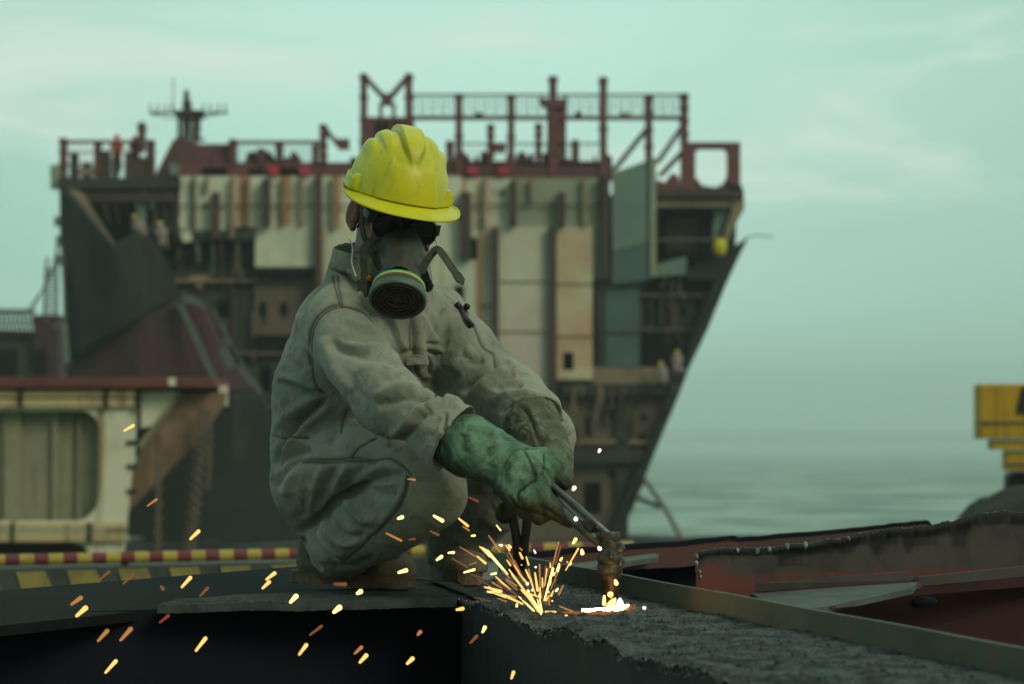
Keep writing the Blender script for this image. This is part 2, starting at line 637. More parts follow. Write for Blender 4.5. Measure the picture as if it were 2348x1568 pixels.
M = {}
M['cloth'] = cloth_mat()
M['glove'] = glove_mat('green_suede', lin(70, 104, 84), lin(104, 146, 122), lin(58, 56, 42))
M['glove_far'] = glove_mat('olive_grimy_suede', lin(118, 138, 112), lin(104, 126, 102), lin(80, 82, 66))
M['helmet'] = helmet_mat()
M['slag'] = steel_top_mat()
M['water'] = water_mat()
M['skin'] = paint('dark_sooty_skin', lin(140, 100, 84), lin(104, 76, 66), 30, 0.4, 0.7, 0.55, bump=0.2, bd=0.002)
M['hair'] = paint('black_hair', lin(22, 20, 18), None, 60)
M['rubber'] = paint('dark_green_rubber', lin(66, 72, 60), lin(50, 54, 46), 26, 0.45, 0.7, 0.55, bump=0.12, bd=0.002, spec=0.4)
M['canister'] = paint('grey_green_plastic', lin(92, 112, 98), lin(74, 88, 78), 26, 0.5, 0.7, 0.5, bump=0.1, bd=0.001)
M['grille'] = paint('sooty_brown_plastic', lin(76, 68, 58), lin(54, 46, 42), 40, 0.4, 0.7, 0.55, bump=0.3, bd=0.001)
M['black'] = paint('black_plastic', lin(32, 35, 33), lin(44, 47, 44), 40, rough=0.3)
M['lens'] = NT('dark_glass').fin(lin(14, 17, 16), 0.12, 0.0, None, 0.5)
M['band_g'] = paint('green_print', lin(60, 190, 110), None, 60, rough=0.5)
M['band_y'] = paint('yellow_print', lin(222, 214, 110), None, 60, rough=0.5)
M['band_r'] = paint('brown_print', lin(120, 84, 76), None, 60, rough=0.5)
M['webbing'] = paint('grey_green_webbing', lin(74, 82, 70), lin(54, 60, 52), 50, rough=0.8, bump=0.4, bd=0.001, fine=400)
M['cord'] = paint('pale_cord', lin(220, 226, 220), None, 60, rough=0.6)
M['orange'] = paint('orange_foam', lin(190, 104, 50), None, 60)
M['boot'] = paint('dusty_brown_leather', lin(122, 120, 105), lin(90, 88, 77), 18, 0.4, 0.65, 0.9, bump=0.5, bd=0.004)
M['sole'] = paint('caked_sole', lin(124, 108, 88), lin(88, 76, 62), 30, 0.4, 0.65, 0.95, bump=0.9, bd=0.006)
M['brass'] = paint('worn_torch_metal', lin(80, 82, 74), lin(50, 48, 43), 40, 0.4, 0.62, 0.5, 0.5, 0.3, 0.002)
M['tubem'] = paint('grey_blue_tube', lin(104, 116, 110), lin(80, 82, 76), 30, 0.45, 0.65, 0.4, 0.5, 0.25, 0.001)
M['nozzle'] = paint('burnt_nozzle', lin(70, 54, 44), lin(46, 36, 32), 50, 0.4, 0.65, 0.5, 0.5, 0.3, 0.001)
M['hose'] = paint('dark_hose', lin(50, 52, 46), lin(40, 38, 34), 30, rough=0.6)
# ------------------------------------------------------------------ the worker
worker = empty('person', W(760, 1340, 5.4), 'man in grey coveralls, lime hard hat and respirator squatting on the girder with a torch', 'person')


def wseq(*a):
    return [W(*p) for p in a]


def coveralls():
    b = SDF((-0.62, 4.80, -0.02), (0.22, 5.86, 0.82), 0.0036)
    K = 0.035
    # trunk
    b.cone(W(752, 1085, 5.42), W(800, 1080, 5.60), .118, .118, K)
    b.cone(W(738, 1105, 5.40), W(748, 1020, 5.46), .105, .118, K)
    b.cone(W(766, 1010, 5.48), W(778, 900, 5.47), .138, .142, K)
    b.cone(W(778, 905, 5.47), W(812, 770, 5.44), .142, .138, K)
    b.cone(W(800, 880, 5.42), W(885, 770, 5.40), .135, .125, K)
    b.cone(W(880, 850, 5.44), W(935, 760, 5.47), .105, .100, K)
    b.cone(W(790, 735, 5.30), W(990, 735, 5.54), .085, .085, K)
    b.cone(W(850, 700, 5.40), W(855, 650, 5.39), .105, .085, K)
    b.cone(W(860, 930, 5.46), W(1030, 965, 5.47), .10, .07, K)
    # collar, a hollow standing ring
    b.cone(W(868, 655, 5.385), W(874, 572, 5.365), .122, .106, .012)
    b.chain(wseq((868, 690, 5.38), (872, 600, 5.365), (874, 545, 5.36), (876, 500, 5.35)), [.05, .094, .104, .15], .006, True)
    # near leg
    b.chain(wseq((724, 1110, 5.41), (788, 1064, 5.33), (850, 1050, 5.27), (975, 1080, 5.13)), [.093, .082, .079, .082], .022)
    b.chain(wseq((982, 1098, 5.115), (985, 1130, 5.11), (872, 1200, 5.23), (785, 1242, 5.36)), [.080, .078, .081, .074], .007)
    b.cone(W(785, 1235, 5.39), W(800, 1262, 5.40), .074, .062, .02)
    b.cone(W(720, 1190, 5.42), W(770, 1250, 5.42), .05, .066, .03)
    # far leg
    b.cone(W(820, 1080, 5.58), W(1235, 1000, 5.42), .11, .078, .03)
    b.chain(wseq((1242, 1005, 5.42), (1238, 1030, 5.43), (1130, 1150, 5.52), (1045, 1245, 5.62)), [.074, .072, .072, .066], .012)
    # near arm
    b.chain(wseq((800, 772, 5.27), (826, 820, 5.20)), [.090, .080], .025)
    b.chain(wseq((826, 820, 5.20), (852, 868, 5.13), (900, 918, 5.035), (950, 952, 4.98), (1000, 980, 4.945), (1052, 1010, 4.915)), [.080, .070, .066, .058, .062, .078], .008)
    b.cone(W(868, 930, 5.08), W(905, 955, 5.02), .055, .050, .02)
    b.cone(W(1000, 1000, 4.945), W(1052, 1038, 4.92), .050, .056, .015)
    b.chain(wseq((1010, 1004, 4.94), (1048, 1018, 4.915), (1100, 1042, 4.90), (1150, 1065, 4.90)), [.03, .062, .098, .12], .004, True)
    # far arm
    b.chain(wseq((1000, 755, 5.56), (1060, 815, 5.46), (1128, 885, 5.36)), [.088, .082, .074], .016)
    b.chain(wseq((1128, 885, 5.36), (1170, 915, 5.28), (1212, 955, 5.21)), [.076, .072, .074], .025)
    b.cone(W(1085, 905, 5.40), W(1130, 915, 5.34), .066, .060, .03)
    b.chain(wseq((1180, 922, 5.265), (1214, 960, 5.20), (1240, 1000, 5.16), (1262, 1040, 5.1)), [.02, .056, .082, .1], .004, True)
    V, Q = b.mesh(2)
    s = Sculpt(V, Q)

    def C2(*p): return [(600.8 + .3233 * x, 525.7 + .3233 * y) for x, y in p]
    def D4(*p): return [(600.8 + .2635 * x, 976 + .2635 * y) for x, y in p]
    def C3(*p): return [(844.9 + .2993 * x, 751 + .2993 * y) for x, y in p]
    mm = 0.001
    # broad irregular rumpling first
    P = s.base
    n1 = 1 - np.abs(fbm(P * np.array([9, 9, 15.0]) + 0.35 * fbm(P * 6, 2, 5)[:, None], 3, 11))
    n2 = 1 - np.abs(fbm(P * np.array([24, 24, 17.0]) + 0.5 * fbm(P * 11, 2, 6)[:, None], 2, 21))
    s.V += s.N * ((n1 - 0.6) * 3.2 * mm + (n2 - 0.6) * 1.2 * mm)[:, None]
    n3 = np.clip(1 - np.abs(vnoise(P * np.array([17, 17, 24.0]) + .6 * fbm(P * 9, 2, 55)[:, None], 51)), 0, 1) ** 7
    n4 = np.clip(1 - np.abs(vnoise(P * np.array([33, 33, 26.0]) + .6 * fbm(P * 14, 2, 56)[:, None], 52)), 0, 1) ** 7
    gate = np.clip(.5 + 1.3 * vnoise(P * 6, 57), 0, 1)
    s.V += s.N * (gate * (n3 * 2.0 - n4 * 0.9) * mm)[:, None]
    G = [
        # back and side
        (C2((105, 1085), (200, 1105), (320, 1150), (440, 1170)), -9, 9, 0),
        (C2((110, 1040), (220, 1070), (330, 1115), (430, 1140)), 7, 13, 0),
        (C2((470, 1190), (360, 1280), (240, 1390), (160, 1500)), -13, 10, 0),
        (C2((500, 1235), (390, 1330), (270, 1440), (200, 1540)), 8, 14, 0),
        (C2((420, 1180), (300, 1240), (180, 1330), (100, 1420)), 7, 16, 0),
        (C2((170, 900), (230, 960), (300, 990)), -4, 12, 0),
        (C2((250, 600), (300, 760), (310, 900)), 3, 18, 0),
        # chest
        (C2((850, 640), (900, 760), (960, 850), (1000, 900)), -8, 12, 0),
        (C2((900, 620), (960, 740), (1010, 850)), 6, 14, 0),
        (C2((1130, 600), (1180, 700), (1230, 800), (1250, 900)), 6, 12, 0),
        (C2((1160, 560), (1220, 660), (1270, 760)), -7, 10, 0),
        (C2((1060, 590), (1078, 700), (1085, 850), (1092, 1000), (1150, 1080)), -7, 6, .7),
        (C2((1120, 620), (1125, 760), (1130, 860), (1150, 960)), 5, 12, 0),
        (C2((1150, 1060), (1200, 1130), (1250, 1190), (1290, 1200)), -10, 12, 0),
        (C2((1290, 560), (1300, 640), (1290, 760), (1270, 860)), -10, 12, 0),
        (C2((1000, 880), (1060, 860), (1090, 870)), -4, 5, .5),
        (C2((1165, 800), (1220, 812), (1280, 808)), -5, 5, .5),
        (C2((1165, 860), (1220, 880), (1275, 880)), -6, 6, .4),
        (C2((1180, 910), (1190, 1000), (1200, 1050)), -5, 6, .4),
        (C2((560, 300), (620, 360), (680, 450)), -6, 8, 0),
        (C2((600, 290), (660, 360), (740, 470)), 5, 9, 0),
        (C2((700, 470), (780, 580), (840, 700)), -6, 8, 0),
        (C2((740, 470), (830, 590), (880, 720)), 6, 9, 0),
        # near sleeve
        (C2((600, 640), (720, 690), (830, 760), (920, 840)), 9, 14, 0),
        (C2((470, 800), (560, 850), (650, 872), (760, 850)), -9, 14, 0),
        (C2((540, 800), (680, 835), (800, 840), (900, 880), (990, 960)), 7, 11, 0),
        (C2((640, 900), (760, 910), (880, 950), (980, 1030)), -6, 14, 0),
        (C2((700, 1010), (820, 980), (940, 1010), (1050, 1060)), 7, 16, 0),
        (C2((830, 1080), (950, 1045), (1060, 1065), (1160, 1135)), -7, 11, 0),
        (C2((790, 1195), (900, 1150), (1030, 1120), (1110, 1140)), 8, 14, 0),
        (C2((820, 1260), (940, 1210), (1060, 1190), (1180, 1190)), -7, 12, 0),
        (C2((1000, 1300), (1060, 1235), (1140, 1185), (1250, 1215)), -7, 9, 0),
        (C2((870, 1520), (960, 1500), (1060, 1400), (1110, 1330), (1200, 1275)), -12, 12, 0),
        (C2((900, 1450), (1000, 1420), (1080, 1320), (1150, 1260)), 9, 14, 0),
        (C2((1130, 1310), (1220, 1230), (1330, 1215), (1430, 1250)), 9, 12, 0),
        (C2((1300, 1290), (1288, 1390), (1305, 1500)), -9, 7, 0),
        (C2((1180, 1480), (1220, 1400), (1260, 1320)), -5, 8, 0),
        (C2((430, 760), (470, 900), (540, 1030), (640, 1150)), 6, 18, 0),
        (C2((640, 1010), (660, 1120), (740, 1230), (760, 1330)), -4, 9, 0),
        # thigh and calf
        (D4((340, 920), (440, 840), (560, 740), (640, 650), (740, 600), (880, 520), (950, 490)), -16, 10, .35),
        (D4((950, 490), (1040, 440), (1140, 420), (1220, 430)), -9, 9, 0),
        (D4((900, 440), (1000, 380), (1100, 350), (1200, 380)), 8, 12, 0),
        (D4((960, 520), (1080, 520), (1200, 490)), 7, 10, 0),
        (D4((1000, 560), (1080, 600), (1180, 590)), -6, 9, 0),
        (D4((560, 350), (500, 450), (430, 600), (400, 760)), 7, 14, 0),
        (D4((640, 360), (570, 480), (510, 620), (470, 740)), -7, 12, 0),
        (D4((760, 340), (680, 460), (610, 590)), 6, 12, 0),
        (D4((880, 330), (790, 450), (720, 560)), -6, 12, 0),
        (D4((430, 560), (380, 680), (350, 800)), -5, 12, 0),
        (D4((720, 640), (800, 760), (900, 830), (1010, 810)), 8, 14, 0),
        (D4((700, 720), (760, 830), (860, 890), (960, 870)), -7, 10, 0),
        (D4((560, 760), (640, 900), (760, 970), (900, 930)), -9, 11, 0),
        (D4((520, 830), (600, 960), (720, 1030), (860, 1010)), 8, 12, 0),
        (D4((440, 900), (460, 1000), (560, 1120), (660, 1170)), -9, 9, 0),
        (D4((500, 900), (530, 1000), (610, 1090), (720, 1130)), 7, 12, 0),
        (D4((360, 960), (350, 1060), (420, 1170), (520, 1260)), -7, 10, 0),
        (D4((560, 1180), (700, 1230), (860, 1200), (980, 1130)), -6, 10, 0),
        (D4((1060, 600), (1120, 720), (1100, 840)), 4, 18, 0),
        (D4((1350, 300), (1500, 420), (1620, 600)), 5, 30, 0),
        (D4((1300, 800), (1440, 900), (1500, 880)), -6, 14, 0),
        # hip
        (D4((430, 200), (320, 225), (200, 290), (130, 360)), -9, 8, 0),
        (D4((400, 150), (290, 170), (180, 230)), 7, 10, 0),
        (D4((90, 340), (150, 230), (250, 110), (330, 30)), -11, 10, 0),
        (D4((150, 340), (230, 220), (330, 110), (420, 40)), 8, 12, 0),
        (D4((130, 560), (180, 440), (280, 330), (430, 190)), -6, 10, 0),
        (D4((200, 620), (230, 500), (300, 400)), 6, 14, 0),
        # far sleeve
        (C3((720, 510), (780, 440), (900, 340), (1010, 275), (1090, 262)), -13, 11, 0),
        (C3((980, 285), (1080, 285), (1140, 370)), 9, 10, 0),
        (C3((760, 560), (860, 440), (980, 350), (1100, 330)), 9, 13, 0),
        (C3((940, 600), (1000, 535), (1150, 500), (1310, 520)), 8, 10, 0),
        (C3((960, 480), (1060, 430), (1180, 440)), -8, 11, 0),
        (C3((700, 200), (780, 250), (880, 240)), -6, 14, 0),
        (C3((640, 330), (700, 240), (800, 150)), 6, 16, 0),
        (C3((1000, 660), (1060, 600), (1120, 580)), -6, 8, 0),
        (C3((560, 520), (600, 420), (660, 330)), -8, 14, 0),
        (C3((1380, 640), (1480, 720), (1540, 820)), 5, 18, 0),
        (C3((1400, 760), (1440, 860), (1500, 960)), -6, 12, 0),
    ]
    for pts, a, w, mk in G:
        s.stroke(pts, a * 1.4 * mm, w * .72 * mm, mk)
    seams = [
        C2((560, 545), (480, 570), (400, 640), (362, 720), (348, 840), (355, 960), (375, 1080), (440, 1170)),
        C2((545, 530), (465, 556), (382, 632), (345, 716), (330, 840), (338, 960)),
        C2((560, 545), (660, 560), (740, 600), (800, 660), (825, 720)),
        C2((500, 340), (520, 420), (550, 540)),
        C2((535, 335), (545, 420), (568, 540)),
        C2((535, 305), (600, 340), (660, 380)),
        D4((330, 300), (600, 295), (800, 285), (990, 305)),
        D4((340, 322), (600, 320), (800, 312), (980, 322)),
        D4((1000, 300), (1120, 290), (1220, 350), (1300, 430)),
        D4((990, 95), (870, 170), (810, 230), (780, 280)),
        D4((1260, 440), (1240, 560), (1180, 700), (1080, 830), (960, 950), (860, 1060), (720, 1170)),
        D4((1275, 450), (1256, 570), (1196, 708), (1096, 838), (976, 958)),
        C3((810, 0), (870, 140), (950, 200), (960, 280)),
        C3((0, 860), (40, 840), (100, 830)),
        C2((70, 560 + 900), (240, 1500), (330, 1480)),
        C2((560, 1440), (570, 1370), (600, 1280)),
        C2((490, 280), (540, 300), (640, 330)),
        C2((1060, 620), (1052, 700), (1050, 850)),
    ]
    for q in seams:
        s.stroke(q, -3.4 * mm, 2.8 * mm, 0.9, taper=False)
    V = laplace(s.V, Q, 0.12)
    # nothing below the plate
    V[:, 2] = np.maximum(V[:, 2], 0.012)
    o = link_mesh('coveralls', V, Q.tolist(), M['cloth'], worker)
    set_attr(o, 'seam', s.mark)
    return o, s


cover, cov_s = coveralls()

# chest pocket flap, folded collar edge and zip tape stay with the coveralls
m = MB()
yd = (cov_s.depth(945, 828) or 5.3) - 0.012
m.prism([W(928, 817, yd), W(958, 812, yd - .004), W(981, 822, yd + .0), W(981, 838, yd), W(955, 836, yd - .006), W(930, 840, yd - .002)], (0.002, 0.010, 0))
m.build('pocket_flap', M['cloth'], cover, bevel=0.003)
m = MB()
pts = []
for x, y in ((1046, 695), (1060, 712), (1072, 735), (1082, 748)):
    d = (cov_s.depth(x, y) or 5.5) - 0.006
    pts.append(W(x, y, d))
m.tube(catmull(pts, 4), .0075, 8)
m.tube([W(1066, 702, 5.47), W(1072, 722, 5.47), W(1082, 742, 5.46)], .003, 6)
m.add(*(lambda b: (b.V, b.F))(MB().lathe([(.002, -.007), (.008, -.004), (.008, .004), (.002, .007)], W(1070, 703, 5.46), (0, 1, 0), 8)))
m.build('clip_pen', M['black'], cover, smooth=True)

# ------------------------------------------------------------------ head
def frame(yaw, pitch, roll):
    y, p, r = (math.radians(a) for a in (yaw, pitch, roll))
    f = Vector((math.sin(y) * math.cos(p), -math.cos(y) * math.cos(p), -math.sin(p)))
    rt = f.cross(Vector((0, 0, 1))).normalized()
    up = rt.cross(f)
    rt2 = rt * math.cos(r) + up * math.sin(r); up2 = up * math.cos(r) - rt * math.sin(r)
    return Matrix((rt2, f, up2)).transposed()       # columns: right, forward, up


HR = frame(22, 16, 9)
HC = W(903, 494, 5.345)


def H(x, y, z):
    return HC + HR @ Vector((x, y, z))


def body():
    b = SDF((-0.60, 4.82, -0.02), (0.20, 5.80, 0.95), 0.0045)
    R = [list(r) for r in HR]
    b.ell(H(0, -.012, .022), (.078, .094, .092), R, .02)
    b.ell(H(0, .030, -.050), (.060, .060, .075), R, .02)
    b.cone(H(0, .075, -.085), H(0, .02, -.07), .026, .05, .03)
    b.cone(H(0, .078, -.005), H(0, .100, -.038), .010, .016, .012)          # nose
    b.cone(H(-.030, .070, .018), H(.030, .070, .018), .014, .014, .012)      # brow
    for s in (-1, 1):
        b.ell(H(s * .046, .066, -.030), (.026, .022, .024), R, .016)         # cheek bone
        b.ell(H(s * .030, .084, -.004), (.016, .008, .010), R, .004, True)   # eye socket
        b.ell(H(s * .030, .074, -.004), (.011, .011, .010), R, .003)         # eyeball
        E = (HR @ Matrix.Rotation(s * .45, 3, 'Z'))
        Er = [list(r) for r in E]
        b.ell(H(s * .089, -.014, -.014), (.008, .022, .036), Er, .006)       # ear shell
        b.ell(H(s * .098, -.010, -.008), (.006, .011, .018), Er, .004, True)
        b.ell(H(s * .085, -.004, -.046), (.006, .009, .010), Er, .006)       # lobe
    b.cone(H(-.018, .088, -.072), H(.018, .088, -.072), .009, .009, .008)    # lips
    b.chain([H(0, -.03, -.06), W(858, 640, 5.40), W(850, 700, 5.41)], [.060, .058, .070], .03)
    # trunk and limbs inside the clothes
    b.cone(W(800, 900, 5.46), W(850, 730, 5.42), .10, .10, .03)
    b.cone(W(770, 1060, 5.48), W(800, 900, 5.46), .10, .10, .03)
    b.chain(wseq((795, 760, 5.30), (852, 868, 5.14), (900, 918, 5.045), (990, 975, 4.96), (1060, 1015, 4.92), (1120, 1050, 4.90)), [.05, .042, .040, .032, .030, .024], .01)
    b.chain(wseq((1000, 745, 5.54), (1128, 885, 5.37), (1190, 935, 5.25), (1245, 1010, 5.13)), [.05, .045, .03, .024], .02)
    b.chain(wseq((755, 1090, 5.44), (800, 1062, 5.34), (850, 1052, 5.28), (975, 1085, 5.14), (872, 1200, 5.25), (780, 1262, 5.40)), [.07, .05, .05, .05, .045, .04], .01)
    b.chain(wseq((820, 1080, 5.56), (1235, 1005, 5.43), (1050, 1240, 5.61)), [.08, .05, .04], .02)
    V, Q = b.mesh(2)
    V[:, 2] = np.maximum(V[:, 2], 0.03)
    return link_mesh('body', V, Q.tolist(), M['skin'], worker)


body_o = body()

# short black hair round the nape and over the ears
m = MB()
r2 = random.Random(3)
for i in range(420):
    a = r2.uniform(-2.6, 2.6); z = r2.uniform(-.045, .03)
    n = Vector((math.sin(a), -math.cos(a) if abs(a) < 1.7 else -math.cos(a), 0))
    if n.y > 0.25: continue
    p = Vector((n.x * .0745, -.012 + n.y * .094, z))
    q = p + Vector((n.x * r2.uniform(.002, .010), n.y * r2.uniform(.002, .014) - .004, -r2.uniform(.006, .020)))
    m.tube([H(*p), H(*p.lerp(q, .5)), H(*q)], [.0016, .0013, .0004], 4)
m.build('hair', M['hair'], worker, smooth=True)

# ------------------------------------------------------------------ hard hat
hat = empty('hard_hat', Vector(worker.location), None, None)
hat.parent = worker; hat.location = (0, 0, 0)
HB = W(909, 448, 5.345)
HRh = frame(14, 13.5, 8.5)


def HH(x, y, z):
    return HB + HRh @ Vector((x, y, z))


def sst(a, b, x):
    t = min(max((x - a) / (b - a), 0), 1)
    return t * t * (3 - 2 * t)


def bumpf(x, w, e):
    """plateau of half width w with soft edges e"""
    return 1 - sst(w - e, w + e, abs(x))


def hat_shell():
    na, nv = 220, 90
    a0, b0, h0 = .137, .1075, .139
    vs = []; gr = []
    for j in range(nv + 1):
        v = j / nv * PI / 2
        for i in range(na):
            t = 2 * PI * i / na          # 0 = front, positive to the right of the wearer
            cz = math.sin(v) ** 0.92; cr = math.cos(v) ** 0.80
            x = b0 * cr * math.sin(t); y = a0 * cr * math.cos(t); z = h0 * cz
            # widen slightly towards the rim
            k = 1 + .03 * (1 - cz)
            x *= k; y *= k
            nrm = Vector((x / b0 ** 2, y / a0 ** 2, z / h0 ** 2)).normalized()
            hgt = z / h0
            d = 0.0
            # crest over the top, a wedge that starts half way up the front
            wc = .005 + .017 * sst(.50, .92, hgt)
            on = sst(.50, .86, hgt)
            d += .0165 * bumpf(x, wc, .0034) * on
            # two ribs each side of it, running to points
            for xc, st in ((.050, .62), (.083, .50)):
                wr = .003 + .009 * sst(st, st + .30, hgt)
                d += .0075 * bumpf(abs(x) - xc - .010 * (1 - hgt), wr, .0045) * sst(st, st + .30, hgt)
            # raised front panel with flared edges
            ang = math.atan2(x, y)
            pe = .030 + .030 * (1 - hgt)
            if y > 0:
                pan = bumpf(x, pe, .004) * (1 - sst(.50, .62, hgt))
                d += .0042 * pan
                edge = math.exp(-((abs(x) - pe - .003) / .004) ** 2) * (1 - sst(.58, .72, hgt))
                d += .0042 * edge
            # rain band low round the sides and back
            if abs(ang) > 1.02:
                d += .0060 * (1 - sst(.20, .225, hgt)) * sst(1.02, 1.06, abs(ang))
            # accessory slots
            for ac in (1.16, -1.16, 2.35, -2.35):
                d += .0070 * bumpf(ang - ac, .105, .010) * (1 - sst(.235, .265, hgt)) * sst(.02, .05, hgt)
                d -= .0030 * bumpf(ang - ac - .15, .020, .014) * (1 - sst(.22, .25, hgt)) * sst(.02, .05, hgt)
            g = 0.0
            e1 = abs(abs(x) - wc - .004)
            g = max(g, math.exp(-(e1 / .004) ** 2) * on * .8)
            g = max(g, .7 * math.exp(-((hgt - .225) / .014) ** 2) * (1 if abs(ang) > 1.0 else 0))
            gr.append(g)
            p = Vector((x, y, z)) + nrm * d
            vs.append(HH(*p))
    fs = []
    for j in range(nv):
        for i in range(na):
            i2 = (i + 1) % na
            fs.append((j * na + i, (j + 1) * na + i, (j + 1) * na + i2, j * na + i2))
    o = link_mesh('shell', vs, fs, M['helmet'], hat)
    bm = bmesh.new(); bm.from_mesh(o.data)
    bmesh.ops.recalc_face_normals(bm, faces=bm.faces); bm.to_mesh(o.data); bm.free()
    set_attr(o, 'groove', gr)
    sm = o.modifiers.new('thick', 'SOLIDIFY'); sm.thickness = .003; sm.offset = -1
    # brim
    vs = []; fs = []
    prof = [0, .25, .5, .75, .93, 1.0]
    for i in range(na):
        t = 2 * PI * i / na
        c = math.cos(t)
        wd = .013 + .043 * sst(-.15, .95, c) + .004 * sst(.3, 1, -c)
        up = .006 + .004 * sst(.2, .6, math.sin(abs(t if t < PI else 2 * PI - t)))
        n = Vector((math.sin(t) / b0, math.cos(t) / a0, 0)).normalized()
        e = Vector((b0 * 1.03 * math.sin(t), a0 * 1.03 * math.cos(t), 0))
        for layer in (0, 1):
            for q in prof:
                z = -.004 - .020 * sst(.2, 1, c) * q ** 1.3 - .004 * q
                if q > .9: z += up * (q - .9) * 6
                p = e + n * (wd * q - .004) + Vector((0, 0, z - layer * .0032 + .004))
                vs.append(HH(*p))
    m_ = len(prof) * 2; k = len(prof)
    for i in range(na):
        i2 = (i + 1) % na
        for s in range(k - 1):
            fs.append((i * m_ + s, i2 * m_ + s, i2 * m_ + s + 1, i * m_ + s + 1))
            fs.append((i * m_ + k + s + 1, i2 * m_ + k + s + 1, i2 * m_ + k + s, i * m_ + k + s))
        fs.append((i * m_ + k - 1, i2 * m_ + k - 1, i2 * m_ + 2 * k - 1, i * m_ + 2 * k - 1))
        fs.append((i * m_, i * m_ + k, i2 * m_ + k, i2 * m_))
    o = link_mesh('brim', vs, fs, M['helmet'], hat)
    bm = bmesh.new(); bm.from_mesh(o.data)
    bmesh.ops.recalc_face_normals(bm, faces=bm.faces); bm.to_mesh(o.data); bm.free()
    m = MB()
    ring = []
    for i in range(40):
        t = 2 * PI * i / 39
        ring.append(HH(.094 * math.sin(t), .112 * math.cos(t), -.010))
    m.strap(ring, [(p - HB) - (HRh @ Vector((0, 0, 1))) * (p - HB).dot(HRh @ Vector((0, 0, 1))) for p in ring], .026, .002)
    m.build('headband', M['canister'], hat, smooth=False)


hat_shell()

# ------------------------------------------------------------------ dark glasses
gl = empty('dark_glasses', (0, 0, 0), None, None); gl.parent = worker; gl.location = (0, 0, 0)


def lens(sx):
    na, nr = 40, 8
    vs = []; fs = []
    for layer in (0, 1):
        for j in range(nr + 1):
            for i in range(na):
                t = 2 * PI * i / na
                q = j / nr
                ex = abs(math.cos(t)) ** .8 * (1 if math.cos(t) > 0 else -1); ez = abs(math.sin(t)) ** .8 * (1 if math.sin(t) > 0 else -1)
                x = sx * .038 + .034 * q * ex; z = -.013 + .0255 * q * ez
                y = .098 - 2.6 * x * x - 3.2 * (z + .01) ** 2 - layer * .003
                vs.append(H(x, y, z))
    L = (nr + 1) * na
    for j in range(nr):
        for i in range(na):
            i2 = (i + 1) % na
            fs.append((j * na + i, j * na + i2, (j + 1) * na + i2, (j + 1) * na + i))
            fs.append((L + j * na + i2, L + j * na + i, L + (j + 1) * na + i, L + (j + 1) * na + i2))
    for i in range(na):
        i2 = (i + 1) % na
        fs.append((nr * na + i, nr * na + i2, L + nr * na + i2, L + nr * na + i))
    o = link_mesh('lens', vs, fs, M['lens'], gl)
    bm = bmesh.new(); bm.from_mesh(o.data)
    bmesh.ops.remove_doubles(bm, verts=bm.verts, dist=1e-6)
    bmesh.ops.recalc_face_normals(bm, faces=bm.faces); bm.to_mesh(o.data); bm.free()
    rim = []
    for i in range(na + 1):
        t = 2 * PI * i / na
        ex = abs(math.cos(t)) ** .8 * (1 if math.cos(t) > 0 else -1); ez = abs(math.sin(t)) ** .8 * (1 if math.sin(t) > 0 else -1)
        x = sx * .038 + .0355 * ex; z = -.013 + .027 * ez
        rim.append(H(x, .0975 - 2.6 * x * x - 3.2 * (z + .01) ** 2, z))
    return rim


fm = MB()
for sx in (-1, 1):
    fm.tube(lens(sx), .0032, 8, False)
    fm.strap([H(sx * .068, .083, -.002), H(sx * .080, .070, -.002), H(sx * .082, .03, .0), H(sx * .082, -.02, .004)],
             [HR @ Vector((sx, .6, 0)), HR @ Vector((sx, .2, 0)), HR @ Vector((sx, 0, 0)), HR @ Vector((sx, 0, 0))], .017, .004)
    fm.strap([H(sx * .066, .086, -.004), H(sx * .074, .08, -.004), H(sx * .083, .072, -.003)],
             [HR @ Vector((sx, 1, 0))] * 3, .024, .007)
fm.tube(catmull([H(-.010, .098, -.004), H(0, .101, .001), H(.010, .098, -.004)], 4), .0045, 8)
fm.build('frame', M['black'], gl, smooth=True, angle=50)

# ------------------------------------------------------------------ respirator
rs = empty('respirator', (0, 0, 0), None, None); rs.parent = worker; rs.location = (0, 0, 0)
FA = Vector((-.05, -.63, -.78)).normalized()          # the canister looks down and forward
FC = W(911, 690, 5.175)


def facepiece():
    lo = np.array(HC) - .17; hi = np.array(HC) + .17; lo[2] -= .13
    b = SDF(lo, hi, .0028)
    R = [list(r) for r in HR]
    b.cone(H(0, .094, -.026), H(0, .104, -.060), .017, .034, .02)
    b.cone(H(0, .100, -.060), FC - FA * .040, .044, .046, .02)
    b.ell(H(0, .066, -.078), (.064, .052, .060), R, .018)
    b.cone(H(-.030, .080, -.048), H(-.060, .040, -.085), .018, .022, .02)
    b.cone(H(.030, .080, -.048), H(.056, .040, -.085), .018, .022, .02)
    b.cone(H(0, .07, -.115), H(0, .085, -.09), .036, .04, .02)
    # wall is hollow behind
    b.ell(H(0, .022, -.060), (.058, .068, .085), R, .006, True)
    V, Q = b.mesh(2)
    s = Sculpt(V, Q)
    for pts, a, w in (([(868, 545), (874, 590), (884, 615), (905, 628)], .0035, .0035), ([(949, 530), (962, 560), (970, 600)], .003, .004),
                      ([(860, 560), (866, 600), (878, 625)], -.003, .004)):
        s.stroke(pts, a, w, 0, False)
    return link_mesh('facepiece', s.V, Q.tolist(), M['rubber'], rs)


